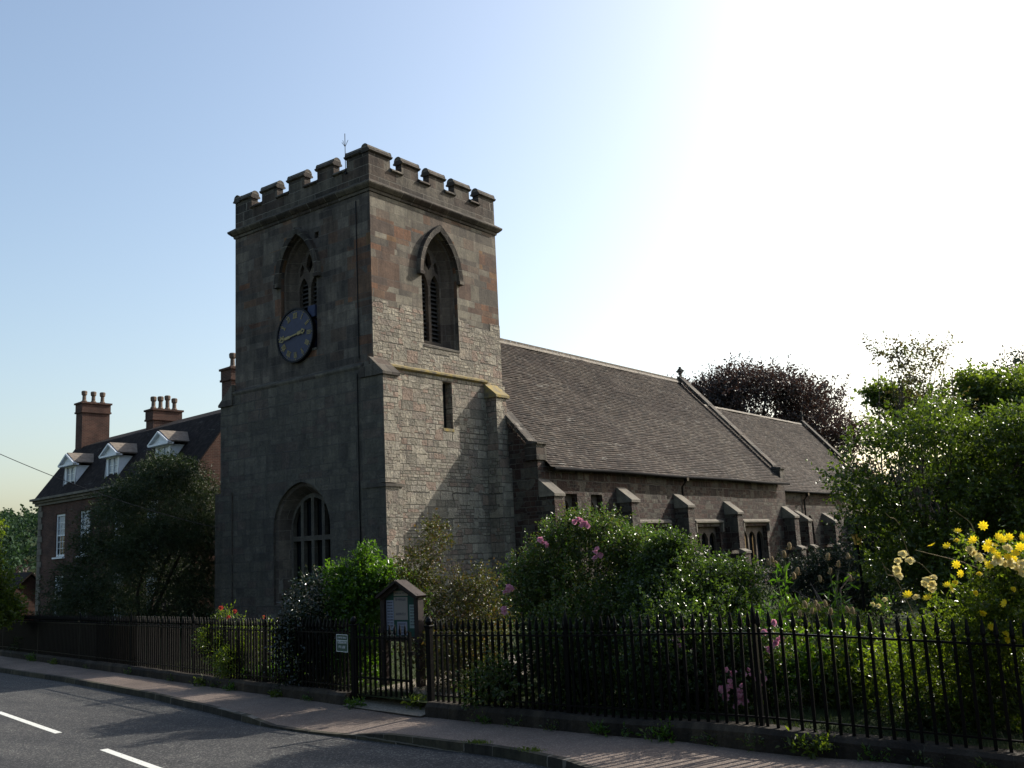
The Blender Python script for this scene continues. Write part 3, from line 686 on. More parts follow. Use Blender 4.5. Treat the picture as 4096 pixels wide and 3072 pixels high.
def coping(x0, x1, yb, yr, p, zr, kz, name='gable_coping'):
    mb = MB(); th = .17
    for s in (1, -1):
        def Y(y): return y if s == 1 else 2*yr-y
        zb = zr-p*(yr-yb); n = 9
        for i in range(n):
            t0, t1 = i/n, (i+1)/n-.006; ya, yb2 = yb+(yr-yb)*t0, yb+(yr-yb)*t1; za, zb2 = zb+(zr-zb)*t0, zb+(zr-zb)*t1; j = random.uniform(-.008,.01)
            P = [(x0-j,Y(ya),za),(x1+j,Y(ya),za),(x1+j,Y(ya),za+th+j),(x0-j,Y(ya),za+th+j),(x0-j,Y(yb2),zb2),(x1+j,Y(yb2),zb2),(x1+j,Y(yb2),zb2+th+j),(x0-j,Y(yb2),zb2+th+j)]
            mb.add(P, [(0,1,5,4),(3,7,6,2),(0,4,7,3),(1,2,6,5),(0,3,2,1),(4,5,6,7)])
        ky = Y(yb)   # kneeler
        a, b = sorted((Y(yb-.35), Y(yb+.15)))
        mb.box((x0-.03,a,kz-.55),(x1+.03,b,kz)); a2, b2 = sorted((Y(yb-.42), Y(yb+.1)))
        mb.add([(x0-.06,a2,kz),(x1+.06,a2,kz),(x1+.06,b2,kz),(x0-.06,b2,kz),(x0-.06,a2,kz+.06),(x1+.06,a2,kz+.06),(x1+.0,b2,kz+.16),(x0,b2,kz+.16)], [(0,3,2,1),(4,5,6,7),(0,1,5,4),(1,2,6,5),(2,3,7,6),(3,0,4,7)])
    return mb.build(name, M['parapet'], CH)
P_ = (11.2-5.12)/(YR+2.12)
c1 = coping(5.93, 6.47, -1.55, YR, P_, 11.38, 5.95); c2 = coping(27.2, 27.75, -1.55, YR, P_, 11.42, 5.90)
coping(CE-.45, CE+.08, -.85, YR, (CR-4.86)/(YR-CS+.25), CR+.18, 5.6)
xc = MB(); xc.box((27.4,YR-.05,11.50),(27.52,YR+.05,12.12)); xc.box((27.405,YR-.22,11.83),(27.515,YR-.0505,11.92)); xc.box((27.405,YR+.0505,11.83),(27.515,YR+.22,11.92)); xc.box((27.36,YR-.13,11.35),(27.56,YR+.13,11.51))
for k in range(16):
    a0, a1 = 2*math.pi*k/16, 2*math.pi*(k+1)/16
    xc.add([(x_, YR+r*math.sin(a), 11.875+r*math.cos(a)) for x_ in (27.42,27.50) for r, a in ((.13,a0),(.13,a1),(.17,a1),(.17,a0))], [(0,1,2,3),(4,5,6,7),(0,1,5,4),(3,2,6,7)])
xc.build('gable_cross', M['parapet'], CH)
xc = MB(); xc.box((CE-.25,YR-.05,CR+.3),(CE-.15,YR+.05,CR+.95)); xc.box((CE-.24,YR-.22,CR+.62),(CE-.16,YR+.22,CR+.72)); xc.build('gable_cross', M['parapet'], CH)
# gutters and pipes
gt = MB(); gt.tube([(x, -2.17+.01*math.sin(x), 5.13+.015*math.sin(x*.7)-.03) for x in np.linspace(6.55,27.6,30)], .06, 8); gt.build('gutter', M['gutter'], CH)
gt = MB(); gt.tube([(27.8,CS-.3,4.85),(CE,CS-.3,4.82)], .055, 8); gt.build('gutter', M['gutter'], CH)
def dpipe(x, y, z1, y0):
    mb = MB(); mb.tube([(x,y0,z1),(x,y0,z1-.12),(x,y,z1-.38),(x,y,.2)], .05, 8)
    for z in (3.9, 2.4, 1.0): mb.lathe((x,y,z), [(.05,0),(.068,.01),(.068,.07),(.05,.08)], 8)
    mb.box((x-.09,y0-.08,z1-.15),(x+.09,y0+.08,z1)); mb.build('downpipe', M['iron'], CH)
dpipe(16.35, NS-.08, 5.08, -2.15); dpipe(27.95, -1.4, 5.0, -1.35); dpipe(32.4, CS-.08, 4.8, CS-.3)
# buttresses on the nave
def nave_butt(x, zc, yw=NS, w=.56, pr=.62):
    mb = MB(); mb.box((x-w/2,yw-pr,1.9),(x+w/2,yw+.02,zc)); mb.box((x-w/2-.01,yw-pr-.22,GZ),(x+w/2+.01,yw+.02,1.75))
    b = mb.build('buttress', M['nave'], CH)
    c = MB(); wcap(c, x-w/2, x+w/2, yw-pr, yw, zc, zc+.62, lip=.05); c.build('buttress_cap', M['capstone'], b)
    c = MB(); wcap(c, x-w/2-.01, x+w/2+.01, yw-pr-.22, yw-pr+.05, 1.75, 1.98, lip=.04); c.build('buttress_offset', M['capstone'], b)
M['capstone'] = stone_mat('weathered_capstone', [(.27,.25,.215),(.31,.29,.245)], 1.2, .9, seed=5, dark=.3, mortar=.003, strength=.4, dist=.01)
for x, zc in ((6.3,4.1),(11.4,3.95),(15.95,3.78),(20.7,3.52),(27.4,3.35)): nave_butt(x, zc)
for x, zc in ((31.3,3.2),(35.4,3.1),(39.6,3.0)): nave_butt(x, zc, CS, .5, .7)
# nave windows
mpn = south(NS)
for a, b in wins_small:
    f = MB(); c = (a+b)/2; hl = arch(c, .24, 2.05, 3.6, 4.05, 6)
    f.plate([(a,1.9),(b,1.9),(b,4.25),(a,4.25)], [hl], mpn, .25, .34, back=True); wo_ = f.build('nave_window', M['reveal'], CH)
    g = MB(); g.plate([(a-.3,1.6),(b+.3,1.6),(b+.3,4.5),(a-.3,4.5)], [], mpn, .40, .41); g.build('pane', M['glass'], wo_)
for a, b in wins_big:
    f = MB(); n = 3; wv = (b-a)/n; hl = []
    for i in range(n): hl.append(arch(a+wv*(i+.5), wv/2-.07, 1.05, 2.35, 2.75, 6))
    f.plate([(a,.9),(b,.9),(b,3.0),(a,3.0)], hl, mpn, .22, .34, back=True); wo_ = f.build('nave_window', M['reveal'], CH)
    g = MB(); g.plate([(a-.3,.6),(b+.3,.6),(b+.3,3.3),(a-.3,3.3)], [], mpn, .40, .41); g.build('pane', M['glass'], wo_)
    h = MB(); x0, x1 = a-.2, b+.2
    h.add([(x0,NS,3.32),(x1,NS,3.32),(x1,NS-.14,3.24),(x0,NS-.14,3.24),(x0,NS-.14,3.17),(x1,NS-.14,3.17),(x1,NS,3.12),(x0,NS,3.12)], [(0,1,2,3),(3,2,5,4),(4,5,6,7),(0,3,4,7),(1,2,5,6)])
    for xq in (x0, x1-.1): h.box((xq,NS-.12,2.75),(xq+.1,NS+.01,3.13))
    h.build('hood_mould', M['capstone'], wo_)
for c in (33.2, 37.2):
    g = MB(); g.plate(arch(c,.55,1.4,2.9,3.7,6), [], south(CS), .28, .29); g.build('chancel_window', M['glass'], CH)

# ------------------------------------------------------------------ brick house on the left
hd_ = Vector((.10, .995, 0)).normalized(); hn = Vector((hd_.y, -hd_.x, 0)); HP = Vector((6.0, 32.44, 0))
def H(s, o, z): q = HP+hd_*s+hn*o; return (q.x, q.y, z)
HB = empty('brick_house', H(-8, 2, -2), 'long red brick Georgian house with dark tiled roof, three white dormers and tall chimneys', 'house')
mpf = lambda a, b, d: H(a, d, b)
S1, S0, HE = -17.0, 0.0, 6.62
wr = [(-3.45,-2.3),(-6.5,-5.3),(-10.3,-9.15),(-13.6,-12.5)]
hw = MB(); holes = [[(a,z0),(b,z0),(b,z1),(a,z1)] for a, b in wr for z0, z1 in ((3.2,5.45),(.1,2.2))]
hw.plate([(S1,-2.5),(S0,-2.5),(S0,HE),(S1,HE)], holes, mpf, 0, .12)
gp = [(0,-2.5),(7.8,-2.5),(7.8,HE),(5.85,9.3),(3.9,10.05),(1.95,9.3),(0,HE)]
for s in (S0-.3, S1): hw.prism(gp, lambda a, b, d: H(s+d, a, b), 0, .3) if s == S1 else hw.prism(gp, lambda a, b, d: H(s+d, a+.001, b), 0, .3)
hw.build('wall', M['brick'], HB)
q = MB()
for i in range(26):
    z = -2.4+i*.34; L = .55 if i % 2 else .38
    q.obox(H(S0-L/2, .0, z+.165), hd_*(L/2+.02), hn*.05, Vector((0,0,.16)))
q.build('quoins', M['capstone'], HB)
rfm = MB()
for a, b in ((( -.25,6.45),(1.95,9.38)),((1.95,9.38),(3.9,10.13)),((3.9,10.13),(5.85,9.38)),((5.85,9.38),(8.05,6.45))):
    o0, z0 = a; o1, z1 = b
    rfm.add([H(S1-.1,o0,z0),H(S0+.12,o0,z0),H(S0+.12,o1,z1),H(S1-.1,o1,z1)], [(0,1,2,3)])
    rfm.add([H(S1-.1,o0,z0-.08),H(S0+.12,o0,z0-.08),H(S0+.12,o1,z1-.08),H(S1-.1,o1,z1-.08),H(S1-.1,o0,z0),H(S0+.12,o0,z0),H(S0+.12,o1,z1),H(S1-.1,o1,z1)], [(0,1,5,4),(1,2,6,5),(0,3,7,4)])
roofo = rfm.build('roof', M['tile_dark'], HB)
cn = MB()
for o0, o1, z0, z1 in ((-.12,.0,6.05,6.2),(-.25,0,6.2,6.33),(-.42,0,6.33,6.45)):
    cn.obox(H((S0+S1)/2+.1, (o0+o1)/2, (z0+z1)/2), hd_*((S0-S1)/2+.25), hn*((o1-o0)/2), Vector((0,0,(z1-z0)/2-.001)))
cn.build('cornice', M['capstone'], HB)
def chim(s, o0, o1, z0, z1, pots, ds=.45):
    mb = MB(); om = (o0+o1)/2; hw_ = (o1-o0)/2
    mb.obox(H(s,om,(z0+z1-.62)/2), hd_*ds, hn*hw_, Vector((0,0,(z1-.62-z0)/2)))
    zc = z1-.62
    for dz, e in ((.10,.07),(.42,.035),(.10,.10)):
        mb.obox(H(s,om,zc+dz/2), hd_*(ds+e), hn*(hw_+e), Vector((0,0,dz/2-.0005))); zc += dz
    c = mb.build('chimney', M['brick'], roofo)
    n = len(pots)
    for i, hh in enumerate(pots):
        p = MB(); oo = o0+(o1-o0)*(i+.5)/n
        k = (i*37 % 5)*.01
        hh *= .82; p.lathe(H(s,oo,z1), [(.14,0),(.16,.02),(.16,.10),(.11,.16),(.10,hh-.28),(.15,hh-.22),(.165,hh-.05),(.13,hh),(.08,hh),(.08,hh-.2)], 10)
        p.build('chimney_pot', M['pot'], HB)
chim(-.5, 1.85, 3.45, 7.9, 11.98, [.85,.85,.85], .42)
chim(-7.2, 2.75, 4.35, 9.0, 10.75, [.85,.9,1.0,.85], .40)
chim(-16.6, 1.75, 3.0, 8.5, 11.35, [.9,.9], .42)
def dormer(s):
    """window-fronted dormer; s is its left jamb"""
    w_ = 1.45; s1 = s-w_; o0 = .20; zb = 6.78; zt = 7.98
    mb = MB()
    def oat(z): return (z-6.72)*1.95/2.66
    front = [(s1,zb),(s,zb),(s,zt),(s1,zt)]
    mb.plate(front, [[(s1+.22,zb+.15),(s-.22,zb+.15),(s-.22,zt-.08),(s1+.22,zt-.08)]], mpf, o0, o0+.06)
    for ss in (s1, s): mb.add([H(ss,o0,zb),H(ss,o0,zt),H(ss,oat(zt)+.05,zt),H(ss,oat(zb)+.05,zb)], [(0,1,2,3)])
    d = mb.build('dormer', M['white'], HB)
    r = MB(); sm = (s+s1)/2; zp = zt+.55
    ped = [(s1-.2,zt+.06),(s+.2,zt+.06),(sm,zp)]
    r2 = MB(); r2.prism(ped, mpf, o0-.12, o0-.02); r2.obox(H(sm,o0-.12,zt+.03), hd_*(w_/2+.22), hn*.16, Vector((0,0,.045)))
    for sg in (1,-1):
        a0 = Vector(H(sm+sg*(w_/2+.26), o0-.2, zt+.05)); a1 = Vector(H(sm, o0-.2, zp+.07)); u_ = (a1-a0)/2
        r2.obox((a0+a1)/2, u_, hn*.09, u_.normalized().cross(hn)*.04)
    r2.build('pediment', M['white'], d)
    r = MB()
    for sg in (1,-1):
        e = H(sm+sg*(w_/2+.25), o0-.2, zt+.09); rr_ = H(sm, o0-.2, zp+.12)
        e2 = H(sm+sg*(w_/2+.25), oat(zt+.09)+.15, zt+.09); r_2 = H(sm, oat(zp+.12)+.4, zp+.12)
        r.add([e, rr_, r_2, e2], [(0,1,2,3)])
        r.add([Vector(v)+Vector((0,0,.05)) for v in (e, rr_, r_2, e2)]+[e, rr_], [(0,1,2,3),(0,1,5,4)])
    r.build('dormer_roof', plain('lichened_dormer_tiles', (.17,.14,.11), .9, nscale=5, namt=.4), d)
    g = MB(); g.plate([(s1+.2,zb+.1),(s-.2,zb+.1),(s-.2,zt-.05),(s1+.2,zt-.05)], [], mpf, o0+.07, o0+.08); g.build('pane', M['blind'], d)
    b = MB(); b.obox(H(sm,o0+.045,(zb+zt)/2), hd_*.03, hn*.02, Vector((0,0,.5)))
    for zz in (7.2, 7.55): b.obox(H(sm,o0+.043,zz), hd_*.5, hn*.012, Vector((0,0,.014)))
    b.build('glazing_bars', M['white'], d)
t = NT('window_with_blind'); uv = uvn(t); n = t.noise(uv, 2.5, 3)
M['blind'] = t.surf(t.bsdf(t.ramp(n, [(.4,(.30,.34,.38)),(.6,(.42,.46,.5))]), .25))
for s in (-2.75, -7.75, -12.9): dormer(s)
for a, b in wr:
    for z0, z1 in ((3.2,5.45),(.1,2.2)):
        f = MB(); fo = .05
        f.plate([(a-.02,z0-.02),(b+.02,z0-.02),(b+.02,z1+.02),(a-.02,z1+.02)], [[(a+.10,z0+.12),(b-.10,z0+.12),(b-.10,(z0+z1)/2-.03),(a+.10,(z0+z1)/2-.03)],[(a+.10,(z0+z1)/2+.03),(b-.10,(z0+z1)/2+.03),(b-.10,z1-.10),(a+.10,z1-.10)]], mpf, fo, fo+.05, back=True)
        sm = (a+b)/2
        for ss in (sm-.16, sm+.16): f.obox(H(ss,fo+.03,(z0+z1)/2), hd_*.014, hn*.012, Vector((0,0,(z1-z0)/2-.1)))
        for k in range(1, 6):
            if k != 3: f.obox(H(sm,fo+.028,z0+.1+(z1-z0-.2)*k/6), hd_*((b-a)/2-.1), hn*.012, Vector((0,0,.012)))
        f.obox(H(sm,-.04,z0-.06), hd_*((b-a)/2+.08), hn*.10, Vector((0,0,.04)))
        wf = f.build('window', M['white'], HB)
        g = MB(); g.plate([(a,z0),(b,z0),(b,(z0+z1)/2),(a,(z0+z1)/2)], [], mpf, fo+.08, fo+.09); g.build('pane', M['glass'], wf)
        g = MB(); g.plate([(a,(z0+z1)/2+.003),(b,(z0+z1)/2+.003),(b,z1),(a,z1)], [], mpf, fo+.078, fo+.088); g.build('blind', M['blind'], wf)
        l = MB(); l.prism([(a-.1,z1+.03),(b+.1,z1+.03),(b+.22,z1+.36),(a-.22,z1+.36)], mpf, -.015, .02); l.build('lintel', M['brick'], wf)
# outbuilding beyond the house's left end
OB = empty('outbuilding', H(5, 1, -2.8), 'low outbuilding with a steep dark roof past the left end of the brick house', 'outbuilding')
ob = MB(); ob.prism([(-1.6,-3.5),(3.2,-3.5),(3.2,.2),(.8,2.3),(-1.6,.2)], lambda a, b, d: H(3.0+d, a, b), 0, 6); ob.build('wall', M['brick'], OB)
ob = MB()
for sg in (1, -1):
    ob.obox(Vector(H(6, .8-sg*1.35, 1.2)), hd_*3.2, (hn*(-sg)*2.6+Vector((0,0,-2.4)))*.52, Vector((0,0,.06)))
ob.build('roof', M['tile_dark'], OB)

# ------------------------------------------------------------------ foliage generator
def unit(v): return v/np.maximum(np.linalg.norm(v, axis=-1, keepdims=True), 1e-9)
def noise3(p, k, seed):
    r = np.random.default_rng(seed); out = np.zeros(len(p))
    for i in range(5):
        d = r.normal(size=3); d /= np.linalg.norm(d); out += np.sin(p@d*k*(1+.5*i)+r.uniform(0, 6))/(1+.4*i)
    return out/2.6
def leaves(name, blobs, nsp, per, slen, ll, lw, mat, parent, seed=1, up=.15, cull=.25, shell=.55, droop=0., spread=.8, zmin=None, freq=1.2, wild=0.06):
    """leaf sprays: blobs = (cx,cy,cz, rx,ry,rz, weight)"""
    r = np.random.default_rng(seed); B = np.array(blobs, float); wt = B[:,6]/B[:,6].sum()
    k = r.choice(len(B), int(nsp*1.6), p=wt); n = len(k)
    d = unit(r.normal(size=(n,3))); rr = r.uniform(0, 1, n)**(shell)
    rr = np.where(r.uniform(0, 1, n) < wild, rr*r.uniform(1.0, 1.3, n), rr)
    P = B[k,:3]+d*rr[:,None]*B[k,3:6]
    keep = noise3(P, freq*2, seed) > -1+2*cull-(1-rr)*.5+r.uniform(-.3,.3,n)*.5
    if zmin is not None: keep &= P[:,2] > zmin
    idx = np.where(keep)[0][:nsp]; P = P[idx]; d = d[idx]; n = len(idx)
    dr = unit(d*.8+r.normal(size=(n,3))*.6+np.array([0,0,up]))
    L = slen*r.uniform(.5, 1.3, n)
    T = np.linspace(.05, 1, per)
    # leaves
    tt = (T[None,:]+r.uniform(-.08,.08,(n,per))); base = P[:,None,:]+dr[:,None,:]*(tt*L[:,None])[...,None]
    base[...,2] -= droop*(tt**2)*L[:,None]
    ld = unit(dr[:,None,:]*.6+r.normal(size=(n,per,3))*spread+np.array([0,0,-droop*.5]))
    nn = unit(np.cross(ld, r.normal(size=(n,per,3)))*1.0+np.array([0,0,.35]))
    sd = unit(np.cross(ld, nn)); nn = np.cross(sd, ld)
    s = r.uniform(.6, 1.25, (n,per,1)); l_ = ll*s; w_ = lw*s
    b0 = base; tip = base+ld*l_-nn*l_*.12; a1 = base+ld*l_*.45+sd*w_*.5+nn*w_*.18; a2 = base+ld*l_*.45-sd*w_*.5+nn*w_*.18
    V = np.stack([b0, a1, tip, a2], axis=2).reshape(-1, 3); m_ = len(V)//4
    i = np.arange(m_)*4; F = np.concatenate([np.stack([i, i+1, i+2], 1), np.stack([i, i+2, i+3], 1)])
    me = bpy.data.meshes.new(name); o = bpy.data.objects.new(name, me); COL.objects.link(o)
    if parent is not None:
        o.parent = parent; V = V-np.array(parent.location)
    else:
        off = np.array([V[:,0].mean(), V[:,1].mean(), V[:,2].min()]); o.location = off; V = V-off
    me.vertices.add(len(V)); me.vertices.foreach_set('co', V.ravel())
    me.loops.add(len(F)*3); me.loops.foreach_set('vertex_index', F.ravel().astype(np.int32))
    me.polygons.add(len(F)); me.polygons.foreach_set('loop_start', np.arange(0, len(F)*3, 3, dtype=np.int32))
    me.polygons.foreach_set('loop_total', np.full(len(F), 3, dtype=np.int32)); me.update(calc_edges=True); me.validate()
    me.materials.append(mat); return o
def branches(name, base, blobs, n, r0, parent, seed=1, mat='bark', tr=None, sub=3):
    mb = MB(); r = random.Random(seed); base = Vector(base); tops = []
    for i in range(n):
        b = blobs[i % len(blobs)]; c = Vector(b[:3])
        d = Vector((r.gauss(0,1), r.gauss(0,1), r.gauss(0,.8))).normalized()*.7
        e = c+Vector((d.x*b[3], d.y*b[4], d.z*b[5]))
        md = base.lerp(e, .45)+Vector((r.uniform(-.1,.1), r.uniform(-.1,.1), .25*r.random()))*(e-base).length*.6
        pts = [base.lerp(md, t)*(1) for t in (0, .5)]+[md.lerp(e, t) for t in (0, .5, 1)]
        rs = [r0, r0*.75, r0*.55, r0*.35, r0*.12]
        mb.tube(pts, rs, 6, cap=False); tops.append(e)
        for k in range(sub):
            p = md.lerp(e, r.uniform(.1,.9)); q = p+Vector((r.gauss(0,1)*b[3], r.gauss(0,1)*b[4], r.gauss(.3,1)*b[5]))*.45
            mb.tube([p, p.lerp(q,.5)+Vector((0,0,.05)), q], [r0*.3, r0*.2, r0*.06], 5, cap=False)
    return mb.build(name, M[mat], parent, smooth=True)
def plant(kind, loc, label, cat, blobs, mat, nsp, per, slen, ll, lw, seed, group=None, stems=6, sr=.02, part='leaves', stempart='stem', smat='bark', **kw):
    e = empty(kind, loc, label, cat, group)
    leaves(part, blobs, nsp, per, slen, ll, lw, M[mat], e, seed, **kw)
    if stems: branches(stempart, loc, blobs, stems, sr, e, seed, smat)
    return e
# ------------------------------------------------------------------ far hill with woods
hb = MB(); hb.uv = []
R_ = random.Random(3); nU, nV = 40, 10
for j in range(nV+1):
    for i in range(nU+1):
        tU = i/nU; ang = rad(20+75*tU); dist = 300+j*28; hh = 62*math.sin(min(1, j/7)*math.pi/2)*(.75+.25*math.sin(tU*5+.8))-14
        p = (CAM.x+dist*math.cos(ang), CAM.y+dist*math.sin(ang), hh-(0 if j < 8 else (j-7)*5)); hb.v.append(p); hb.uv.append((p[0], p[1]))
for j in range(nV):
    for i in range(nU): a = j*(nU+1)+i; hb.f.append((a, a+1, a+nU+2, a+nU+1))
tag(hb.build('hill', M['turf'], smooth=True), kind='structure')
def hillz(ang_t, j): return 62*math.sin(min(1, j/7)*math.pi/2)*(.75+.25*math.sin(ang_t*5+.8))-14-(0 if j < 8 else (j-7)*5)
bl = []
for k in range(1500):
    tU = R_.uniform(.50, .98); j = R_.uniform(0, 8); ang = rad(20+75*tU); dist = 300+j*28; z = hillz(tU, j)
    hgt = R_.uniform(4.5, 8); bl.append((CAM.x+dist*math.cos(ang), CAM.y+dist*math.sin(ang), z+hgt*.5, 2.4, 2.4, hgt*.6, 1))
hw_ = leaves('hillside_wood', bl, 36000, 3, 1.3, 1.5, 1.1, M['l_hill'], None, 11, cull=0., shell=.4, wild=0)
tag(hw_, 'distant green conifer wood covering the hill beyond the brick house', 'wood', kind='stuff')

# ------------------------------------------------------------------ trees
# yew
def at(u, v, D): q = CAM+D*(cF+(u-2048)/3950*cR-(v-1536)/3950*cU); return (q.x, q.y, q.z)
yb = []; R_ = random.Random(12); yc = at(560, 2560, 36)
yp_v = [1830, 1880, 1974, 2133, 2244, 2355, 2540]; yp_w = [.35, 1.1, 2.15, 2.5, 2.85, 3.3, 3.5]; yp_u = [690, 675, 640, 612, 575, 520, 500]
for k in range(115):
    v = 1835+690*R_.random()**.85; wd = float(np.interp(v, yp_v, yp_w)); uc = float(np.interp(v, yp_v, yp_u)); a = R_.uniform(0, 2*math.pi); q = wd*R_.uniform(.72,.92)
    x, y, z = at(uc, v, 36.5); yb.append((x+math.cos(a)*q, y+math.sin(a)*q, z-q*.12, .62, .62, .26, 1.))
for u, v in ((700,2340),(780,2400),(820,2480),(690,2480),(600,2500),(760,2540),(450,2530),(330,2530),(220,2540)):
    x, y, z = at(u, v, 35.5); yb.append((x, y, z, .9, .9, .55, 2.2))
for v in range(1900, 2560, 80):
    wd = float(np.interp(v, yp_v, yp_w)); x, y, z = at(float(np.interp(v, yp_v, yp_u)), v, 36.5); yb.append((x, y, z, wd*.72, wd*.72, .7, 3.4))
plant('yew_tree', (yc[0],yc[1],-.3), 'broad dark yew in front of the brick house, left of the church tower', 'tree', yb, 'l_yew', 17000, 9, .5, .13, .03, 21, stems=3, sr=.10, part='crown', stempart='trunk', cull=.15, shell=.5, droop=.3, spread=.4, up=.05, wild=.2)
# left edge tree
lb = [at(-60,2120,33)+(.45,.45,.5,.6),at(-50,2230,33)+(.6,.6,.6,1.),at(-40,2350,33)+(.8,.8,.6,1.),at(0,2440,33)+(.75,.75,.5,1.),at(-110,2330,33)+(.9,.9,.8,1.)]
plant('shrub_tree', at(-20,2560,33), 'pale green leafy small tree at the far left edge behind the railings', 'tree', lb, 'l_yel', 2000, 7, .3, .11, .07, 22, stems=10, sr=.05, part='crown', stempart='trunk')
mb_ = [(8.5,46,.3,4,3,1.8,1),(12,48,.8,3,3,2.0,1),(5,44,-.2,3,3,1.5,1)]
plant('purple_tree', (8.5,46,-2.5), 'dull purple-leaved tree between the house and the wooded hill', 'tree', mb_, 'l_beech', 1800, 6, .5, .28, .18, 23, stems=8, sr=.12, part='crown', stempart='trunk')
tr_ = [(0.5,44,-1.9,3,3,1.6,1),(-2.5,42,-2.2,2.6,2.6,1.4,1),(-4,38,-1.6,2,2,1.2,1)]
plant('roadside_tree', (-2,42,-2.2), 'mid green rounded tree low down at the left between the pale tree and the hill', 'tree', tr_, 'l_tree', 2400, 6, .45, .24, .15, 24, stems=8, sr=.12, part='crown', stempart='trunk')
# copper beech
bb = []
R_ = random.Random(31); bc = Vector((53.2, 11.6, -.9))
for k in range(60):
    a = R_.uniform(0, 2*math.pi); h = R_.uniform(-.25, 1); rr_ = math.sqrt(max(0, 1-max(h,0)**2.6))*R_.uniform(.55,.92)
    bb.append((bc.x+math.cos(a)*9.4*rr_, bc.y+math.sin(a)*9.4*rr_, 9.3+h*6.0, 2.0, 2.0, 1.15, 1.))
for k in range(8): bb.append((bc.x+R_.uniform(-2,2), bc.y+R_.uniform(-2,2), 7+k*1.0, 3.5, 3.5, 1.6, .8))
for p in ((56.5,5.0,7.5),(57,3.3,6.3),(55.5,6.4,9.2),(58,1.8,5.2)): bb.append((p[0],p[1],p[2],2.2,2.2,1.6,1.4))
plant('copper_beech', (bc.x,bc.y,.2), 'large dark purple copper beech rising behind the chancel roof', 'tree', bb, 'l_beech', 15000, 8, 1.05, .22, .13, 32, stems=46, sr=.42, part='crown', stempart='trunk', cull=.28, shell=.6, spread=.5, wild=.10, up=.3, freq=.5)
# unseen tree belt added behind the camera to cut western sky light
ob_ = []; R_ = random.Random(61)
for k in range(60):
    q = R_.uniform(-40, 48); ob_.append((-31-R_.uniform(0,5)+q*.22, q-16, R_.uniform(1.5, 11), 2.6, 2.6, 2.2, 1))
for k in range(26):
    a = R_.uniform(rad(195), rad(262)); ob_.append((CAM.x+math.cos(a)*R_.uniform(8,12), CAM.y+math.sin(a)*R_.uniform(8,12), R_.uniform(1.5, 9), 2.4, 2.4, 2.2, 1))
tag(leaves('added_screen_wood', ob_, 11000, 5, 1.0, .6, .42, M['l_tree'], None, 62, cull=.05, shell=.5), 'unseen belt of trees added behind the viewer to dim the western sky light', 'wood', kind='stuff')
# garden tree on the right
gb_ = []
R_ = random.Random(41)
env_v = [1640,1680,1720,1780,1880,1960,2050,2150,2300,2420]; env_l = [3640,3520,3430,3400,3370,3360,3390,3520,3540,3540]
for k in range(200):
    v = R_.uniform(1640, 2420); ul = float(np.interp(v, env_v, env_l)); q = R_.random(); u = ul+(4330-ul)*q; D = 17.6+R_.uniform(-1.3, 1.6)
    x, y, z = at(u+12, v+25*math.sin(u*.02), D); rr_ = R_.uniform(.26,.55); gb_.append((x, y, z, rr_, rr_, rr_*R_.uniform(.30,.5), rr_**2))
for u, v, D, rr_ in ((3850,2150,17.6,.9),(4050,2050,17.8,1.),(3700,2250,17.2,.8),(4150,2250,17,.9),(3900,1950,18,.7)):
    x, y, z = at(u, v, D); gb_.append((x, y, z, rr_, rr_, rr_*.85, rr_**2*.6))
plant('garden_tree', (-2.3,-17.0,.2), 'wide bright leaved garden tree filling the right side in front of the chancel', 'tree', gb_, 'l_garden', 10500, 8, .28, .075, .048, 42, stems=70, sr=.05, part='crown', stempart='trunk', cull=.34, shell=.5, up=.2, freq=.9, wild=.12)
tb = []
for u, v, rr_, w_ in ((3640,1480,.42,.5),(3700,1560,.6,1),(3600,1440,.25,.3),(3745,1440,.28,.3),(3560,1400,.2,.2),(3790,1375,.16,.15),(3500,1395,.16,.12),(3690,1390,.2,.2),(3620,1380,.16,.15),(3640,1640,.8,1.2),(3730,1680,.9,1.5),(3660,1520,.35,.4)):
    x, y, z = at(u, v, 23); tb.append((x, y, z, rr_, rr_, rr_*.8, w_))
plant('thin_topped_tree', (.8,-15.6,.4), 'tree with a sparse wispy russet top standing above the garden tree', 'tree', tb, 'l_thin', 700, 6, .32, .075, .05, 43, stems=18, sr=.035, part='crown', stempart='trunk', cull=.3, wild=.15)
tb2 = []
for u, v, rr_, w_ in ((3960,1600,.9,1.),(3890,1540,.6,.6),(4060,1560,.9,1.),(4110,1660,1.2,1.2),(3980,1700,1.1,1.2),(3500,1570,.24,.22),(3445,1575,.15,.12),(3570,1580,.3,.3),(3640,1640,.5,.5),(3520,1610,.15,.1)):
    x, y, z = at(u, v, 24); tb2.append((x, y, z, rr_*.9, rr_*.9, rr_*.55, w_))
plant('spreading_tree', (3.2,-15.8,.4), 'green tree with a long level limb reaching left above the garden tree', 'tree', tb2, 'l_tree', 2600, 7, .32, .10, .07, 44, stems=14, sr=.05, part='crown', stempart='trunk', cull=.2, wild=.08)
tb3 = []
for u, v, rr_, w_ in ((4090,1560,1.6,1.),(4150,1700,2.2,2.),(4220,1850,3,3),(4085,1640,1.0,1.),(4250,1600,2,2)):
    x, y, z = at(u, v, 38); tb3.append((x, y, z, rr_, rr_, rr_*.8, w_))
plant('dark_conifer', (18,-17,.4), 'nearly black conifer cut off by the right edge of the view', 'tree', tb3, 'l_dark', 3200, 7, .6, .2, .07, 45, stems=12, sr=.15, part='crown', stempart='trunk', cull=.1)
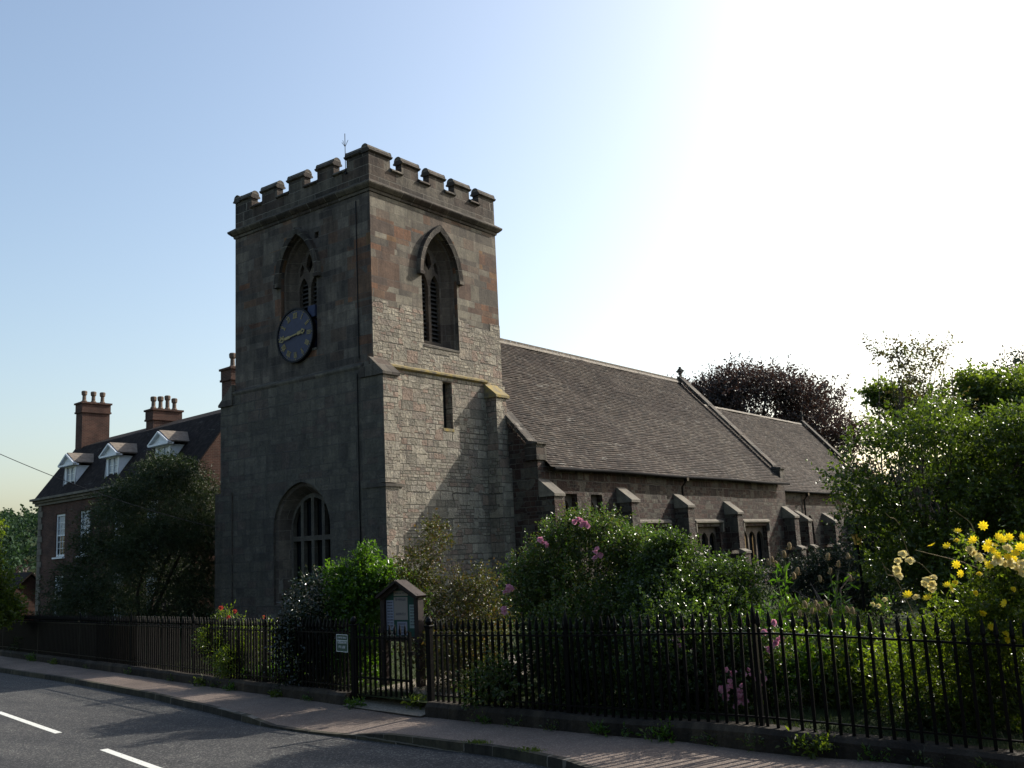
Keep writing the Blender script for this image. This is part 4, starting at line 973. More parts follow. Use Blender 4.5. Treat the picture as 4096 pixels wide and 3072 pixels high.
# further green masses on the right behind the church's south side
tb4 = []
for u, v, rr_ in ((3580,2180,1.4),(3720,2120,2.0),(3900,2080,2.2),(4100,2050,2.4),(3480,2280,1.0),(3680,1990,1.2),(3880,1900,1.5),(4080,1850,1.6)):
    x, y, z = at(u, v, 30); tb4.append((x, y, z, rr_, rr_, rr_*.9, rr_**2))
plant('dark_evergreen', (9,-19,.4), 'dark evergreen mass hidden behind the garden tree by the lantern', 'tree', tb4, 'l_dark', 7000, 7, .5, .15, .07, 46, stems=12, sr=.15, part='crown', stempart='trunk', cull=.02, shell=.45)
tb5 = []
for u, v, rr_ in ((3150,2330,.55),(3260,2340,.7),(3380,2330,.7),(3480,2400,.7),(3310,2270,.35)):
    x, y, z = at(u, v, 21); tb5.append((x, y, z, rr_, rr_, rr_*.9, rr_**2))
plant('low_evergreen', (-3.8,-15.5,.3), 'low dark shrub in shade against the chancel, behind the teasels', 'shrub', tb5, 'l_dark', 2600, 7, .25, .07, .035, 47, stems=8, sr=.03, cull=.1)

# ------------------------------------------------------------------ shrubs by the railings
def bl_at(lst): return [at(u, v, D)+(r, r, r*k, r*r*k) for u, v, D, r, k in lst]
plant('holly_bush', (-8.3,-6.7,.05), 'rounded glossy dark holly behind the railings in front of the west window', 'shrub',
      bl_at([(1290,2440,19.3,.72,1.1),(1240,2620,19.2,.72,1.),(1380,2560,19.,.6,1.),(1200,2520,19.4,.5,1.),(1330,2700,19,.7,.8)]),
      'l_holly', 3600, 8, .16, .06, .035, 51, stems=10, sr=.03, cull=.06, shell=.42, wild=.03)
plant('laurel_bush', (-8.2,-8.2,.05), 'bright green laurel spilling over the notice board from the left', 'shrub',
      bl_at([(1440,2330,19,.42,.9),(1540,2330,18.8,.4,.9),(1400,2400,18.9,.4,1.),(1620,2400,18.6,.42,1.),(1480,2440,18.8,.6,1.),(1465,2240,19.,.17,1.6),(1350,2310,19,.25,.8),(1440,2620,18.2,.5,1.)]),
      'l_green', 3300, 7, .2, .075, .04, 52, stems=14, sr=.02, cull=.2, up=.5, wild=.12)
plant('russet_bush', (-7.8,-10.2,.1), 'russet and olive leaved bush with red hips before the lit tower wall', 'shrub',
      bl_at([(1740,2170,18.3,.34,1.1),(1700,2250,18.3,.42,.9),(1830,2290,18.2,.55,.9),(1930,2370,17.9,.5,.9),(1660,2330,18.3,.4,1.),(1780,2400,17.8,.7,1.),(1950,2480,17.3,.6,1.),(1850,2600,17,.8,1.),(1700,2560,17.5,.6,1.),(1600,2240,18.4,.14,.6),(1740,2110,18.3,.16,1.2),(1900,2700,16.6,.7,1.)]),
      'l_red', 3300, 7, .2, .055, .03, 53, stems=30, sr=.015, cull=.42, up=.35, wild=.14)
RB = plant('rose_bush', (-8.6,-13.2,.15), 'large dark climbing rose bush with pink blooms left of centre behind the railings', 'shrub',
      bl_at([(2330,2170,15.6,.5,.9),(2220,2260,15.6,.5,1.),(2440,2220,15.4,.5,.9),(2150,2420,15.3,.6,1.),(2330,2400,15.2,.75,1.),(2520,2360,15,.6,1.),(2230,2560,14.6,.6,1.),(2450,2540,14.4,.75,1.),(2300,2080,15.6,.15,1.),(2560,2200,15.2,.35,.8),(2350,2750,14,.8,.9),(2580,2700,13.6,.7,.9),(2230,2150,15.5,.35,.8),(2420,2120,15.5,.38,.8),(2120,2300,15.4,.4,.9),(2560,2240,15,.5,.9),(2620,2330,14.8,.45,1.),(2500,2190,15,.4,.8),(2590,2190,14.8,.35,.8),(2330,2600,14.3,.8,1.)]),
      'l_rose', 15000, 8, .16, .042, .028, 54, stems=24, sr=.02, cull=.2, up=.3, wild=.10)
plant('hedge_rose', (-8.8,-15.6,.2), 'bright leaved rounded bush right of the dark rose bush, before the nave windows', 'shrub',
      bl_at([(2750,2260,14.2,.42,.9),(2640,2280,14.3,.4,.9),(2860,2320,14.,.45,.9),(2950,2400,13.8,.4,.9),(2750,2420,13.8,.65,1.),(2900,2520,13.3,.55,1.),(2630,2420,14,.5,1.),(2700,2190,14.2,.2,.8),(3010,2300,13.9,.16,.8),(2700,2620,13.,.8,1.),(2820,2700,12.9,.6,1.),(2660,2200,14.2,.3,.8),(2900,2660,12.8,.6,1.)]),
      'l_hedge', 12500, 8, .15, .045, .03, 55, stems=20, sr=.02, cull=.15, up=.3, wild=.10)
YB = plant('yellow_rose_bush', (-10.0,-19.6,.25), 'tall yellow flowering bush close to the railings at the right edge', 'shrub',
      bl_at([(3900,2330,10.6,.32,.9),(4020,2250,10.5,.34,.9),(3780,2420,10.7,.3,.9),(3940,2480,10.4,.42,1.),(4060,2420,10.3,.4,1.),(4150,2300,10.4,.4,1.),(3700,2540,10.8,.3,.9),(3850,2620,10.7,.45,1.),(4040,2640,10.6,.5,1.),(3900,2800,10.9,.5,.9),(4100,2800,10.8,.5,.9),(3620,2680,11.2,.4,.9),(3880,2200,10.6,.13,1.2)]),
      'l_yel', 4300, 7, .15, .055, .028, 56, stems=30, sr=.012, smat='stem', cull=.33, up=.4, wild=.16)
SR = plant('red_rose_bush', (-7.3,-3.9,.05), 'small lime green rose bush with red blooms before the tower foot', 'shrub',
      bl_at([(905,2470,22,.28,.8),(860,2560,22,.35,.9),(960,2560,21.6,.42,.9),(1080,2520,21,.24,.8),(1040,2620,21,.4,.9),(930,2650,21,.4,.8)]),
      'l_yel', 1500, 6, .18, .055, .035, 57, stems=16, sr=.012, smat='stem', cull=.3, up=.4, wild=.15)
under = [('l_rose',(2050,2700,14.2,.5,.8),(1950,2760,14.6,.45,.8),'ground-hugging rose at the foot of the railings right of the gate'),
 ('l_green',(3060,2560,12.6,.35,1.),(3120,2680,12.2,.4,1.),'fresh green plant with pink bells growing through the railings'),
 ('l_yel',(3260,2640,12.6,.4,1.),(3340,2740,12.1,.45,.9),'lime green border plant behind the middle of the near railings'),
 ('l_yel',(3440,2640,12.4,.4,1.),(3520,2760,11.8,.45,.9),'pale green border plant left of the yellow flowering bush'),
 ('l_rose',(2780,2800,12.8,.4,.8),(2660,2850,13,.4,.7),'low leafy plant below the bright rounded bush'),
 ('l_green',(1180,2680,20,.4,.8),(1040,2700,20.6,.35,.7),'low green plant between the holly and the red rose bush'),
 ('l_rose',(3700,2880,10.9,.4,.8),(3950,2920,10.7,.4,.8),'low shaded plant under the yellow flowering bush'),
 ('l_tree',(3200,2480,14.5,.3,.9),(3400,2520,14.2,.3,.9),'tangled green growth under the teasel heads')]
for i, (mt_, a, b, lab) in enumerate(under):
    x, y, z = at(*a[:3]); plant('border_plant', (x, y, .15), lab, 'plant', bl_at([a, b, ((a[0]+b[0])/2, (a[1]+b[1])/2+30, (a[2]+b[2])/2, .3, .9)]), mt_, 1000, 7, .14, .05, .03, 60+i, group='border plants behind the railings', stems=8, sr=.01, smat='stem', cull=.25, up=.6, wild=.12)

# ------------------------------------------------------------------ flowers
def petal(mb, c, d, side, L, W, cup):
    n = d.cross(side).normalized()
    mb.add([c, c+d*L*.5+side*W*.5+n*cup*.3, c+d*L+n*cup, c+d*L*.5-side*W*.5+n*cup*.3], [(0,1,2),(0,2,3)])
def flower(kind, seed, size):
    mb = MB(); r = random.Random(seed)
    if kind == 'daisy':
        for k in range(9):
            a = 2*math.pi*k/9; d = Vector((math.cos(a), math.sin(a), .25)).normalized(); s_ = Vector((-math.sin(a), math.cos(a), 0)); petal(mb, Vector((0,0,0)), d, s_, size, size*.55, size*.15)
    else:
        for k in range(20):
            q = k/20; a = k*2.4; el = .15+q*1.25; d = Vector((math.cos(a)*math.cos(el), math.sin(a)*math.cos(el), math.sin(el)))
            s_ = Vector((-math.sin(a), math.cos(a), 0)); n_ = s_.cross(d); L = size*(1-.35*q)*r.uniform(.85,1.1); W = size*.95*(1-.4*q)
            c0_ = Vector((0,0,size*.1*q)); m1 = c0_+d*L*.55-n_*L*.12; t1 = c0_+d*L+n_*L*.12
            mb.add([c0_, m1+s_*W*.5, t1+s_*W*.28, t1+d*L*.06, t1-s_*W*.28, m1-s_*W*.5, m1-n_*L*.08], [(0,1,6),(1,2,6),(2,3,6),(3,4,6),(4,5,6),(5,0,6)])
    me = mb.build('tmp', None); m_ = me.data; bpy.data.objects.remove(me); return m_
FM = {}
for k, mt_, kd, sz in (('daisy','p_yellow','daisy',.052),('cream','p_cream','rose',.047),('pink','p_pink','rose',.044),('red','p_red','rose',.045),('yrose','p_yellow','rose',.035)):
    FM[k] = flower(kd, 3, sz); FM[k].materials.append(M[mt_])
def bloom(parent, name, k, p, facing=None, sc=1.):
    o = bpy.data.objects.new(name, FM[k]); COL.objects.link(o); o.parent = parent
    o.location = Vector(p)-parent.location
    f = Vector(facing) if facing else Vector((random.gauss(-.8,.5), random.gauss(-.3,.5), random.gauss(.5,.4)))
    o.rotation_euler = f.to_track_quat('Z','Y').to_euler(); s_ = sc*random.uniform(.85,1.15); o.scale = (s_,)*3
    return o
z10 = lambda x, y: (3500+x*.3315, 2050+y*.3315)
for x, y in [(690,400),(870,410),(1000,230),(1190,340),(1490,300),(1370,370),(1640,470),(1420,460),(990,630),(1045,740),(400,1000),(1320,600),(1780,310),(1310,160),(870,880),(640,1035),(910,920),(1570,1100),(1440,400),(1540,330),(1700,500),(1760,420),(1600,540),(1380,640),(1350,420),(1480,520),(1620,300),(1660,560)]:
    u, v = z10(x, y); bloom(YB, 'daisy_flower', 'daisy', at(u, v, 9.95+random.uniform(-.1,.1)))
for x, y in [(340,510),(425,590),(280,590),(260,690),(285,770),(650,820),(600,860),(710,790),(690,920),(1180,470),(1270,570),(1640,590),(1700,640),(1500,590),(1740,660),(1600,440),(500,1030),(1440,620),(1680,560),(1210,500),(1150,450),(1650,640),(1720,700),(1780,740),(1780,620),(1560,620),(1480,570),(1250,540),(690,870),(620,820)]:
    u, v = z10(x, y); bloom(YB, 'rose_flower', 'cream', at(u, v, 9.95+random.uniform(-.12,.12)))
for x, y in [(990,345),(1260,750),(1210,975),(970,850),(1580,1470),(1590,1540),(1310,1210),(1410,1380),(1670,930)]:
    u, v = z10(x, y); bloom(YB, 'flower_bud', 'yrose', at(u, v, 10.0))
for (cu, cv, D, n, sp) in ((2340,2100,15.05,7,26),(2165,2165,15.0,2,12),(2375,2225,14.75,5,20),(2185,2170,15,2,10),(2035,2350,14.85,5,16),(2020,2440,14.8,2,12)):
    for k in range(n): bloom(RB, 'rose_flower', 'pink', at(cu+random.gauss(0,sp*.6), cv+random.gauss(0,sp*.6), D), sc=1.1)
pk = empty('pink_flower_spray', (-10.0,-16.2,.2), 'arching spray of pink rose blooms seen through the near railings', 'plant')
leaves('leaves', bl_at([(2950,2780,12.1,.32,.9),(3060,2600,12.1,.3,1.2),(2720,2600,12.9,.22,1.)]), 800, 6, .12, .045, .028, M['l_rose'], pk, 71, cull=.2)
branches('stem', (-10.0,-16.2,.2), bl_at([(2950,2780,12.1,.3,.9),(3060,2600,12.1,.3,1.2),(2720,2600,12.9,.22,1.)]), 9, .01, pk, 72, 'stem')
z7 = lambda x, y: (2400+.767*x, 2100+.767*y)
for x, y, sp, n in ((690,770,30,4),(770,780,20,3),(650,850,45,8),(740,870,40,9),(830,810,30,6),(700,900,40,6),(900,510,14,2),(940,600,25,4),(880,660,15,3),(850,560,15,3),(400,580,25,4),(440,640,25,3),(410,690,20,3),(480,650,15,2)):
    for k in range(n): u, v = z7(x+random.gauss(0,sp*.6), y+random.gauss(0,sp*.6)); bloom(pk, 'rose_flower', 'pink', at(u, v, 11.75 if x > 600 else 12.6), sc=.85)
for u, v in ((885,2432),(915,2470),(1056,2468),(940,2445)): bloom(SR, 'rose_flower', 'red', at(u, v, 21.6), sc=1.2)
pr = plant('peach_rose', (-8.9,-18.0,.2), 'small rose bush with peach blooms left of the yellow flowering bush', 'plant', bl_at([(3520,2440,12.4,.16,1.),(3510,2540,12.4,.24,1.1),(3530,2640,12.4,.3,1.)]), 'l_rose', 380, 6, .14, .05, .03, 73, stems=8, sr=.01, smat='stem', cull=.3, up=.5)
for u, v in ((3490,2418),(3515,2425),(3540,2400)): bloom(pr, 'rose_flower', 'cream', at(u, v, 12.25), sc=.8)

# teasels
def head_mesh():
    mb = MB(); mb.lathe((0,0,0), [(.004,-.045),(.014,-.035),(.021,-.01),(.02,.015),(.012,.036),(.003,.046)], 9)
    r = random.Random(1)
    for k in range(110):
        a = r.uniform(0, 6.28); h = r.uniform(-.036,.038); rr_ = .021*math.sqrt(max(.05,1-(h/.048)**2)); p = Vector((rr_*math.cos(a), rr_*math.sin(a), h)); d = Vector((math.cos(a), math.sin(a), .7)).normalized()
        s_ = Vector((-math.sin(a), math.cos(a), 0))*.0016; mb.add([p-s_, p+s_, p+d*.014], [(0,1,2)])
    for k in range(6):
        a = k*1.05; p = Vector((.008*math.cos(a), .008*math.sin(a), -.042)); q = p+Vector((.035*math.cos(a), .035*math.sin(a), .012)); e = q+Vector((0,0,.03)); s_ = Vector((-math.sin(a), math.cos(a), 0))*.002
        mb.add([p-s_, p+s_, q+s_, q-s_, e], [(0,1,2,3),(3,2,4)])
    o = mb.build('tmp', M['dry']); me = o.data; bpy.data.objects.remove(o); return me
HM = head_mesh(); z9 = lambda x, y: (3000+x*.3617, 2150+y*.3617)
def teasel(lab, D, root, heads, seed):
    bx, by, bz = at(*z9(*root), D); e = empty('teasel', (bx, by, .2), lab, 'plant', 'teasels behind the near railings')
    st = MB(); top = Vector(at(*z9(sum(h[0] for h in heads)/len(heads), min(h[1] for h in heads)+120), D)); base = Vector((bx, by, .2)); r = random.Random(seed)
    st.tube([base, base.lerp(top,.5)+Vector((.02,0,0)), top], [.010,.008,.005], 6)
    for h in heads:
        p = Vector(at(*z9(*h), D+r.uniform(-.1,.1))); q = base.lerp(top, r.uniform(.45,.85)); st.tube([q, q.lerp(p,.5)+Vector((0,0,-.03)), p-Vector((0,0,.04))], [.005,.004,.003], 5)
        o = bpy.data.objects.new('seed_head', HM); COL.objects.link(o); o.parent = e; o.location = p-e.location; o.rotation_euler = (r.uniform(-.25,.25), r.uniform(-.25,.25), r.uniform(0,6)); s_ = r.uniform(.9,1.2)*(D/12.5); o.scale = (s_,)*3
    st.build('stem', M['stem'], e)
    bl_ = []
    for k in range(5): q = base.lerp(top, .35+.13*k); bl_.append((q.x,q.y,q.z,.13,.13,.05,1))
    leaves('leaves', bl_, 34, 3, .12, .15, .035, M['l_green'], e, seed, cull=0, droop=.3)
teasel('teasel with a cluster of tall seed heads beside the bright rounded bush', 12.6, (380,1100), [(250,280),(215,310),(385,225),(440,140),(525,420),(495,465),(290,330)], 81)
teasel('spindly teasel with two high seed heads in front of the dark chancel foot', 13.6, (960,1100), [(855,255),(1100,240),(975,330),(880,410),(780,500),(1120,490)], 82)
teasel('short teasel group with heads just above the railing spikes', 12.2, (730,1200), [(625,780),(680,850),(740,770),(765,810),(560,880),(845,770)], 83)
teasel('low pale teasel behind the railings near the peach rose', 12.2, (1090,1150), [(1095,830),(1140,850),(890,860)], 84)
# bare arching twigs by the yellow bush
tw = MB()
for a, b, c in (((3700,2560),(3570,2290),(3535,2265)),((3740,2310),(3640,2230),(3600,2120)),((3600,2330),(3550,2300),(3530,2250)),((3980,2300),(3700,2210),(3660,2200)),((3900,2130),(3870,2080),(3800,2030)),((3600,2100),(3560,2070),(3540,2050))):
    P = [Vector(at(q[0], q[1], 11.2)) for q in (a, b, c)]; tw.tube([P[0], P[0].lerp(P[1],.5)+Vector((0,0,.03)), P[1], P[1].lerp(P[2],.6), P[2]], [.006,.005,.004,.003,.002], 5)
tag(tw.build('bare_twigs', M['dry']), 'bare arching dry twigs above the yellow flowering bush', 'twigs')

# ------------------------------------------------------------------ dwarf walls and railings
def dwarf(y0, y1, lab, hgt=.2):
    mb = MB(); mb.uv = []; n = max(2, int((y1-y0)/.45)); R_ = random.Random(int(y0*10)); j = 0
    for i in range(n+1):
        y = y0+(y1-y0)*i/n; x = fx(y); z = hr(y); d = R_.uniform(-.012,.012)
        P = [(x-.17+d,y,z-.3),(x-.17+d,y,z+hgt-.05),(x-.12+d,y,z+hgt+d),(x+.13,y,z+hgt+d),(x+.15,y,z-.3)]
        mb.v += P; mb.uv += [(y, 0),(y,.45),(y,.5),(y,.75),(y,1.2)]
        if i:
            for k in range(4): a = (i-1)*5+k; mb.f.append((a, a+1, a+6, a+5))
    mb.f += [(0,1,2,3,4), tuple(n*5+k for k in (4,3,2,1,0))]
    return tag(mb.build('dwarf_wall', M['dwarf']), lab, 'wall', 'low stone walls under the railings')
YG0, YG1 = -11.2, -8.85
dwarf(YG1, 45, 'long low stone wall left of the gate under the far railings')
dwarf(-34, YG1-2.35, 'low stone wall right of the gate carrying the near railings')
BH = 1.0
def barmesh(tip=.24, h=BH, thick=.0165):
    mb = MB(); t_ = thick
    mb.box((-t_,-t_,.0),(t_,t_,h+.04)); mb.lathe((0,0,h+.05), [(.008,-.02),(.020,-.008),(.022,.0),(.02,.01),(.009,.02)], 8)
    mb.lathe((0,0,h+.05), [(.009,.015),(.014,.03),(.029,.06),(.025,.11),(.012,.18),(.001,tip-.03)], 6)
    o = mb.build('tmp', M['iron']); me = o.data; bpy.data.objects.remove(o)
    for v in me.vertices: pass
    return me
BM = barmesh()
def wz(y): return hr(y)+.2
def railing(y0, y1, lab, step, posts, nobj, cap_obj=True):
    """y0 is nearest the camera"""
    e = empty('railing', (fx(y0), y0, wz(y0)), lab, 'railing', 'iron railings along the pavement')
    n = int(abs(y1-y0)/step); ys = [y0+(y1-y0)*(i+.5)/n for i in range(n)]
    order = ys if y1 > y0 else ys
    ys = sorted(ys, key=lambda y: (fx(y)-CAM.x)**2+(y-CAM.y)**2)
    R_ = random.Random(9)
    for y in ys[:nobj]:
        o = bpy.data.objects.new('bar', BM); COL.objects.link(o); o.parent = e; o.location = Vector((fx(y)+R_.uniform(-.004,.004), y, wz(y)-.01))-e.location
        o.rotation_euler = (R_.gauss(0,.008), R_.gauss(0,.008), .2)
    if len(ys) > nobj:
        mb = MB()
        V0 = [v.co.copy() for v in BM.vertices]; F0 = [tuple(p.vertices) for p in BM.polygons]
        off = Vector((0,0,-min(v.z for v in V0)))
        for y in ys[nobj:]: c = Vector((fx(y), y, wz(y)-.01)); mb.add([v+c for v in V0], F0)
        b = mb.build('bars', M['iron'], e); b['kind'] = 'stuff'
    for h_, t_ in ((BH,.022),(.10,.018)):
        mb = MB(); k = max(2, int(abs(y1-y0)/.5)); pv = None
        for i in range(k+1):
            y = y0+(y1-y0)*i/k; x = fx(y); z = wz(y)+h_; P = [(x-.02,y,z-t_/2),(x+.02,y,z-t_/2),(x+.02,y,z+t_/2),(x-.02,y,z+t_/2)]
            mb.v += P
            if i:
                for q in range(4): mb.f.append(((i-1)*4+q, (i-1)*4+(q+1) % 4, i*4+(q+1) % 4, i*4+q))
        mb.f += [(0,1,2,3), (k*4+3,k*4+2,k*4+1,k*4)]
        mb.build('rail', M['iron'], e)
    for y in posts:
        mb = MB(); x = fx(y); z = wz(y); mb.box((x-.022,y-.022,z-.1),(x+.022,y+.022,z+BH+.1)); mb.lathe((x,y,z+BH+.1), [(.024,0),(.034,.02),(.036,.05),(.028,.13),(.012,.20),(.001,.26)], 8)
        mb.tube([(x+.02,y,z+.62),(x+.42,y+.02,z-.12)], .012, 6); mb.build('post', M['iron'], e)
    return e
railing(YG1+.05, 40, 'long black iron railing left of the gate running to the far left', .135, [-5.6,-2.0,2.0,6.2,10.5,15,20], 100)
railing(YG0-.1, -27, 'black spiked iron railing right of the gate nearest the camera', .132, [-14.2,-17.15,-20.4,-23.6], 100)
# gate
GP = []
for y, lab in ((YG1-.09,'square black gate post left of the churchyard gate'),(YG0+.02,'thick black gate post right of the churchyard gate')):
    mb = MB(); x = fx(y); z = hr(y); t_ = .045; mb.box((x-t_,y-t_,z-.2),(x+t_,y+t_,z+1.32)); 
    mb.box((x-t_-.015,y-t_-.015,z+1.32),(x+t_+.015,y+t_+.015,z+1.35)); mb.lathe((x,y,z+1.35), [(.03,0),(.055,.03),(.06,.06),(.045,.10),(.0,.14)], 10)
    tag(mb.build('gate_post', M['iron'], bevel=.006), lab, 'gate post', 'gate posts')
gy = YG1-.16; gx = fx(gy); gz = hr(gy)+.10; gd = Vector((-.10, -1, 0)).normalized(); gl_ = 1.42
G = empty('gate', (gx, gy, gz), 'narrow black iron churchyard gate with spear-topped bars below the notice board', 'gate')
mb = MB()
for h_ in (.07,.36,1.03): mb.obox(Vector((gx,gy,gz+h_))+gd*gl_/2, gd*gl_/2, Vector((.012,0,0)), Vector((0,0,.018)))
for s_ in (0, gl_): mb.obox(Vector((gx,gy,gz+.56))+gd*s_, gd*.022, gd.cross(Vector((0,0,1)))*.022, Vector((0,0,.58)))
mb.build('frame', M['iron'], G)
nb = 10
for i in range(nb):
    o = bpy.data.objects.new('bar', BM); COL.objects.link(o); o.parent = G; o.location = gd*(gl_*(i+.8)/(nb+.6))+Vector((0,0,.05)); o.scale = (.9,.9,.96)
lt = MB(); lt.obox(Vector((gx,gy,gz+.8))+gd*(gl_+.03), gd*.06, Vector((.03,0,0)), Vector((0,0,.03))); lt.build('latch', M['iron'], G)
# entry path through the gateway
sheet('path', lambda y: [fx(y)-.25, fx(y)+.1, fx(y)+.6, fx(y)+1.2, fx(y)+3.5, fx(y)+6], list(np.linspace(YG0+.02, YG1-.02, 8)),
      lambda x, y: max(hr(y)+.012, min(hr(y)+.012+(x-fx(y)+.1)*.25, zl(x, y)+.02)) if x < fx(y)+.9 else zl(x, y)+.02, M['pathm'])

# sign on the railing
sy0, sy1 = -9.42+.85, -9.42+.47
def signx(y): return fx(y)-.035
SG = empty('railing_sign', (signx(-8.75), -8.75, .7), 'small green sign with white border and lettering hung on the railing left of the gate', 'sign')
sgd = Vector((.227,1,0)).normalized(); sgn = Vector((-1,.227,0)).normalized(); sc_ = Vector((fx(-8.62),-8.62,.80))+sgn*.04
mb = MB(); mb.obox(sc_, sgd*.20, sgn*.006, Vector((0,0,.15))); mb.build('panel', M['signgreen'], SG)
mb = MB()
for dz in (-.145,.145): mb.obox(sc_+sgn*.0075+Vector((0,0,dz)), sgd*.195, sgn*.002, Vector((0,0,.005)))
for ds in (-.19,.19): mb.obox(sc_+sgn*.0075+sgd*ds, sgd*.005, sgn*.0018, Vector((0,0,.139)))
mb.obox(sc_+sgn*.0075+Vector((0,0,.045)), sgd*.185, sgn*.0016, Vector((0,0,.006)))
mb.build('border', M['white'], SG)
def lettering(parent, c, d, nrm, L, h, words, mat, name='lettering', seed=1):
    """rows of small letter strokes, too far to read"""
    mb = MB(); r = random.Random(seed); tot = sum(words)+len(words)-1; cw = L/tot; x = -L/2
    for w_ in words:
        for k in range(w_):
            q = c+d*(x+cw*.5); 
            mb.obox(q-d*cw*.28, d*cw*.09, nrm*.001, Vector((0,0,h/2)))
            typ = r.randrange(3)
            if typ != 0: mb.obox(q+d*cw*.2+Vector((0,0,0)), d*cw*.09, nrm*.001, Vector((0,0,h*(.5 if typ == 1 else .3))))
            mb.obox(q+Vector((0,0,r.choice((-.4,0,.4))*h)), d*cw*.26, nrm*.0008, Vector((0,0,h*.09)))
            x += cw
        x += cw
    return mb.build(name, mat, parent)
lettering(SG, sc_+sgn*.0085+Vector((0,0,.095)), -sgd, sgn, .30, .03, [9,6], M['white'], seed=2)
lettering(SG, sc_+sgn*.0085+Vector((0,0,.012)), -sgd, sgn, .32, .038, [12], M['white'], seed=3)
lettering(SG, sc_+sgn*.0085+Vector((0,0,-.065)), -sgd, sgn, .24, .045, [3,5], M['white'], seed=4)

# notice board
bx0 = -9.0; by0, by1 = -10.02, -9.12; cyb = (by0+by1)/2
NB = empty('notice_board', (bx0, cyb, .1), 'dark wooden gabled notice board with pinned papers behind the gate', 'notice board')
mb = MB()
for y in (by0-.01, by1-.09): mb.box((bx0-.01,y,.05),(bx0+.13,y+.10,1.52))
mb.box((bx0+.005,by0+.072,.80),(bx0+.085,by1-.072,.88)); mb.build('post', M['wood'], NB)
mb = MB(); mb.prism([(by0+.06,.88),(by1-.06,.88),(by1-.06,1.53),(cyb,1.76),(by0+.06,1.53)], west(bx0+.05), 0, .05); mb.build('back_panel', M['board'], NB)
mb = MB()
for sg in (1, -1):
    a0 = Vector((bx0+.04, cyb, 1.83)); a1 = Vector((bx0+.04, cyb+sg*.49, 1.555)); u_ = (a1-a0)/2; nn_ = u_.normalized().cross(Vector((1,0,0))).normalized()
    mb.obox((a0+a1)/2+u_*0, u_, Vector((.13,0,0)), nn_*.022)
mb.build('roof', M['wood'], NB)
mb = MB()
for sg in (1, -1):
    a0 = Vector((bx0-.01, cyb, 1.775)); a1 = Vector((bx0-.01, cyb+sg*.46, 1.545)); u_ = (a1-a0)/2; nn_ = u_.normalized().cross(Vector((1,0,0))).normalized()
    mb.obox((a0+a1)/2, u_, Vector((.018,0,0)), nn_*.05)
mb.build('bargeboard', M['wood'], NB)
mpb = west(bx0+.045)
papers = [('p1',(by1-.27,.99),(by1-.09,1.50),(0.240,0.252,0.312)),('p2',(cyb-.16,1.16),(cyb+.17,1.55),(0.252,0.216,0.192)),('p3',(cyb-.14,.90),(cyb+.10,1.13),(0.216,0.222,0.276)),('p4',(by0+.09,1.02),(by0+.25,1.42),(0.216,0.264,0.252)),('p5',(by1-.28,.88),(by1-.09,.965),(0.252,0.228,0.180)),('p6',(cyb-.17,1.57),(cyb+.17,1.66),(0.240,0.204,0.156))]
for nm_, (a, z0), (b, z1), colr in papers:
    mb = MB(); mb.prism([(a,z0),(b,z0),(b,z1),(a,z1)], mpb, 0, .003); po = mb.build('notice_sheet', plain('paper_'+nm_, colr, .8), NB)
    k = int((z1-z0)/.055); L = (b-a)*.75
    for i in range(k):
        if nm_ in ('p2',) and i not in (0, k-2): continue
        lettering(po, Vector((bx0+.044,(a+b)/2,z1-.04-i*.05)), Vector((0,-1,0)), Vector((-1,0,0)), L, .022 if nm_ != 'p2' else .045, [5,3,6] if nm_ != 'p2' else [8], M['ink'] if 'ink' in M else M.setdefault('ink', plain('ink', (.05,.05,.07), .8)), seed=i)

# lantern
lx, ly, lz = at(3428, 2150, 17.5)
LN = empty('lamp_post', (lx, ly, .4), 'black churchyard lamp post with an amber glazed lantern beside the chancel', 'lamp post')
mb = MB(); mb.lathe((lx,ly,.4), [(.07,0),(.07,.3),(.04,.4),(.025,.5),(.022,lz-.70),(.035,lz-.66),(.015,lz-.60)], 10); mb.build('post', M['iron'], LN)
mb = MB(); mb.lathe((lx,ly,lz), [(.055,-.13),(.10,.06)], 6); lgo = mb.build('lantern_glass', M['amber'], LN)
mb = MB(); mb.lathe((lx,ly,lz), [(.125,.06),(.11,.08),(.055,.14),(.035,.18),(.015,.20),(.0,.24)], 6)
mb.lathe((lx,ly,lz), [(.02,-.22),(.058,-.14),(.058,-.128)], 6)
for k in range(6):
    a = math.pi*2*k/6; mb.tube([(lx+.057*math.cos(a),ly+.057*math.sin(a),lz-.13),(lx+.103*math.cos(a),ly+.103*math.sin(a),lz+.06)], .006, 4)
mb.build('lantern_frame', M['iron'], LN)

# overhead cable
mb = MB(); A = Vector(at(-900, 1360, 24)); Bp = Vector((-.1, 7.8, 3.6)); pts = []
for i in range(40):
    q = i/39; p = A.lerp(Bp, q); p.z -= .55*4*q*(1-q); pts.append(p)
mb.tube(pts, .011, 5); tag(mb.build('overhead_cable', M['wire']), 'thin overhead cable sagging across the sky towards the tower', 'cable')

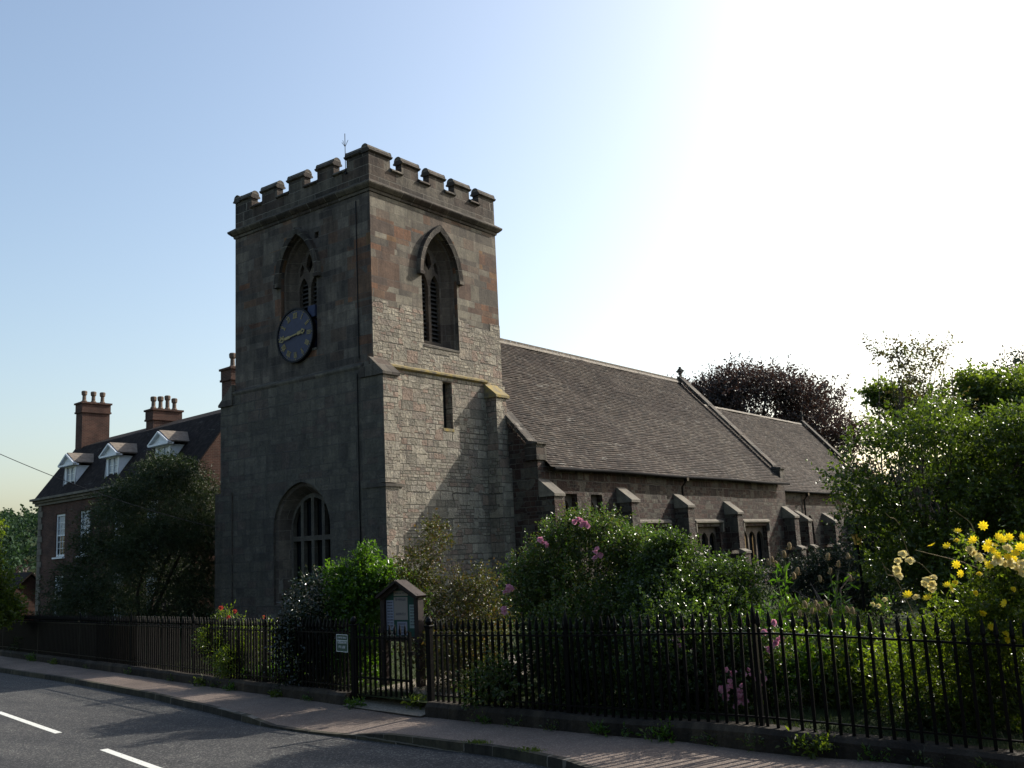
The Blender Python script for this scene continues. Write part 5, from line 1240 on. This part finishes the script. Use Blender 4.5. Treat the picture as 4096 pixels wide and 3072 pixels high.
# ------------------------------------------------------------------ grass and weeds
def blades(name, xy, hgt, mat, seed, w_=.006):
    r = np.random.default_rng(seed); n = len(xy); P = np.array([(x, y, z) for x, y, z in xy]); a = r.uniform(0, 6.28, n)
    s = np.stack([np.cos(a), np.sin(a), 0*a], 1)*w_*r.uniform(.7,1.4,(n,1)); L = hgt*r.uniform(.5,1.4,(n,1)); ln = np.stack([r.normal(0,.35,n), r.normal(0,.35,n), np.ones(n)], 1)*L
    V = np.stack([P-s, P+s, P+ln*.6+s*.6, P+ln*1.0+np.array([0,0,-.02])], 1).reshape(-1,3); off = np.array([V[:,0].mean(), V[:,1].mean(), V[:,2].min()])
    me = bpy.data.meshes.new(name); F = [(4*i,4*i+1,4*i+2,4*i+3) for i in range(n)]; me.from_pydata((V-off).tolist(), [], F); me.materials.append(mat)
    o = bpy.data.objects.new(name, me); COL.objects.link(o); o.location = off; return o
r = np.random.default_rng(5); xy = []
for k in range(26000):
    y = r.uniform(-20, 26); x = fx(y)+.15+abs(r.normal(0, 1.6)); xy.append((x, y, zl(x, y)))
tag(blades('grass', xy, .07, M['l_dgrass'], 6), 'uncut grass growing along the inside of the railings', 'grass', kind='stuff')
R_ = random.Random(77)
wd = [(-15.9,.0,.9,'leafy weed tuft at the wall foot below the near railings'),(-17.8,.0,1.2,'larger weed clump at the wall foot near the right edge'),(-4.4,0,.7,'weed tuft at the wall foot left of the holly'),(-2.9,0,.9,'broad leaved weed at the wall foot below the red rose bush'),(10.3,0,1.,'bright weed clump at the wall foot at the far left'),(7.9,0,.8,'smaller bright weed at the wall foot at the far left'),(-9.2,0,.8,'weed tuft against the left gate post'),(-10.7,.3,1.,'green weeds on the step by the right gate post'),(-14.9,0,.6,'small weed sprouting at the wall foot below the bright rounded bush'),(-6.4,0,.6,'low weed beside the wall just left of the holly')]
for i, (y, dx, sc, lab) in enumerate(wd):
    x = fx(y)-.22+dx; z = hr(y)+(.06 if dx else 0)
    o = leaves('weed', [(x,y,z+.04,.12*sc,.24*sc,.07*sc,1)], int(46*sc), 4, .12*sc, .07, .03, M['l_yel' if i % 2 else 'l_green'], None, 90+i, cull=0, up=.9, zmin=z)
    tag(o, lab, 'weed', 'weeds at the foot of the low wall')
for i in range(14):
    y = [-12.6,-13.3,-14.0,-15.3,-16.5,-17.1,-18.4,-18.9,-19.4,-7.6,-3.6,-1.2,1.6,4.9][i]; x = fx(y)-.2; z = hr(y)
    o = leaves('weed', [(x,y,z+.03,.08,.16,.05,1)], R_.randint(12, 26), 4, .08, .05, .022, M['l_rose' if i % 3 else 'l_green'], None, 120+i, cull=0, up=.9, zmin=z)
    tag(o, 'tiny weed sprig in the crack between pavement and low wall', 'weed', 'tiny weeds along the wall foot')
for i, (y, lab) in enumerate(((-14.6,'moss and grass tuft growing on the kerb edge right of the dropped kerb'),(-13.6,'faint grass tuft on the kerb just right of the dropped kerb'))):
    xx = [(kx(y)+.12+R_.gauss(0,.05), y+R_.gauss(0,.09), hr(y)+.003) for _ in range(160)]
    tag(blades('kerb_tuft', xx, .045, M['l_yel'], 96+i, .004), lab, 'grass tuft')
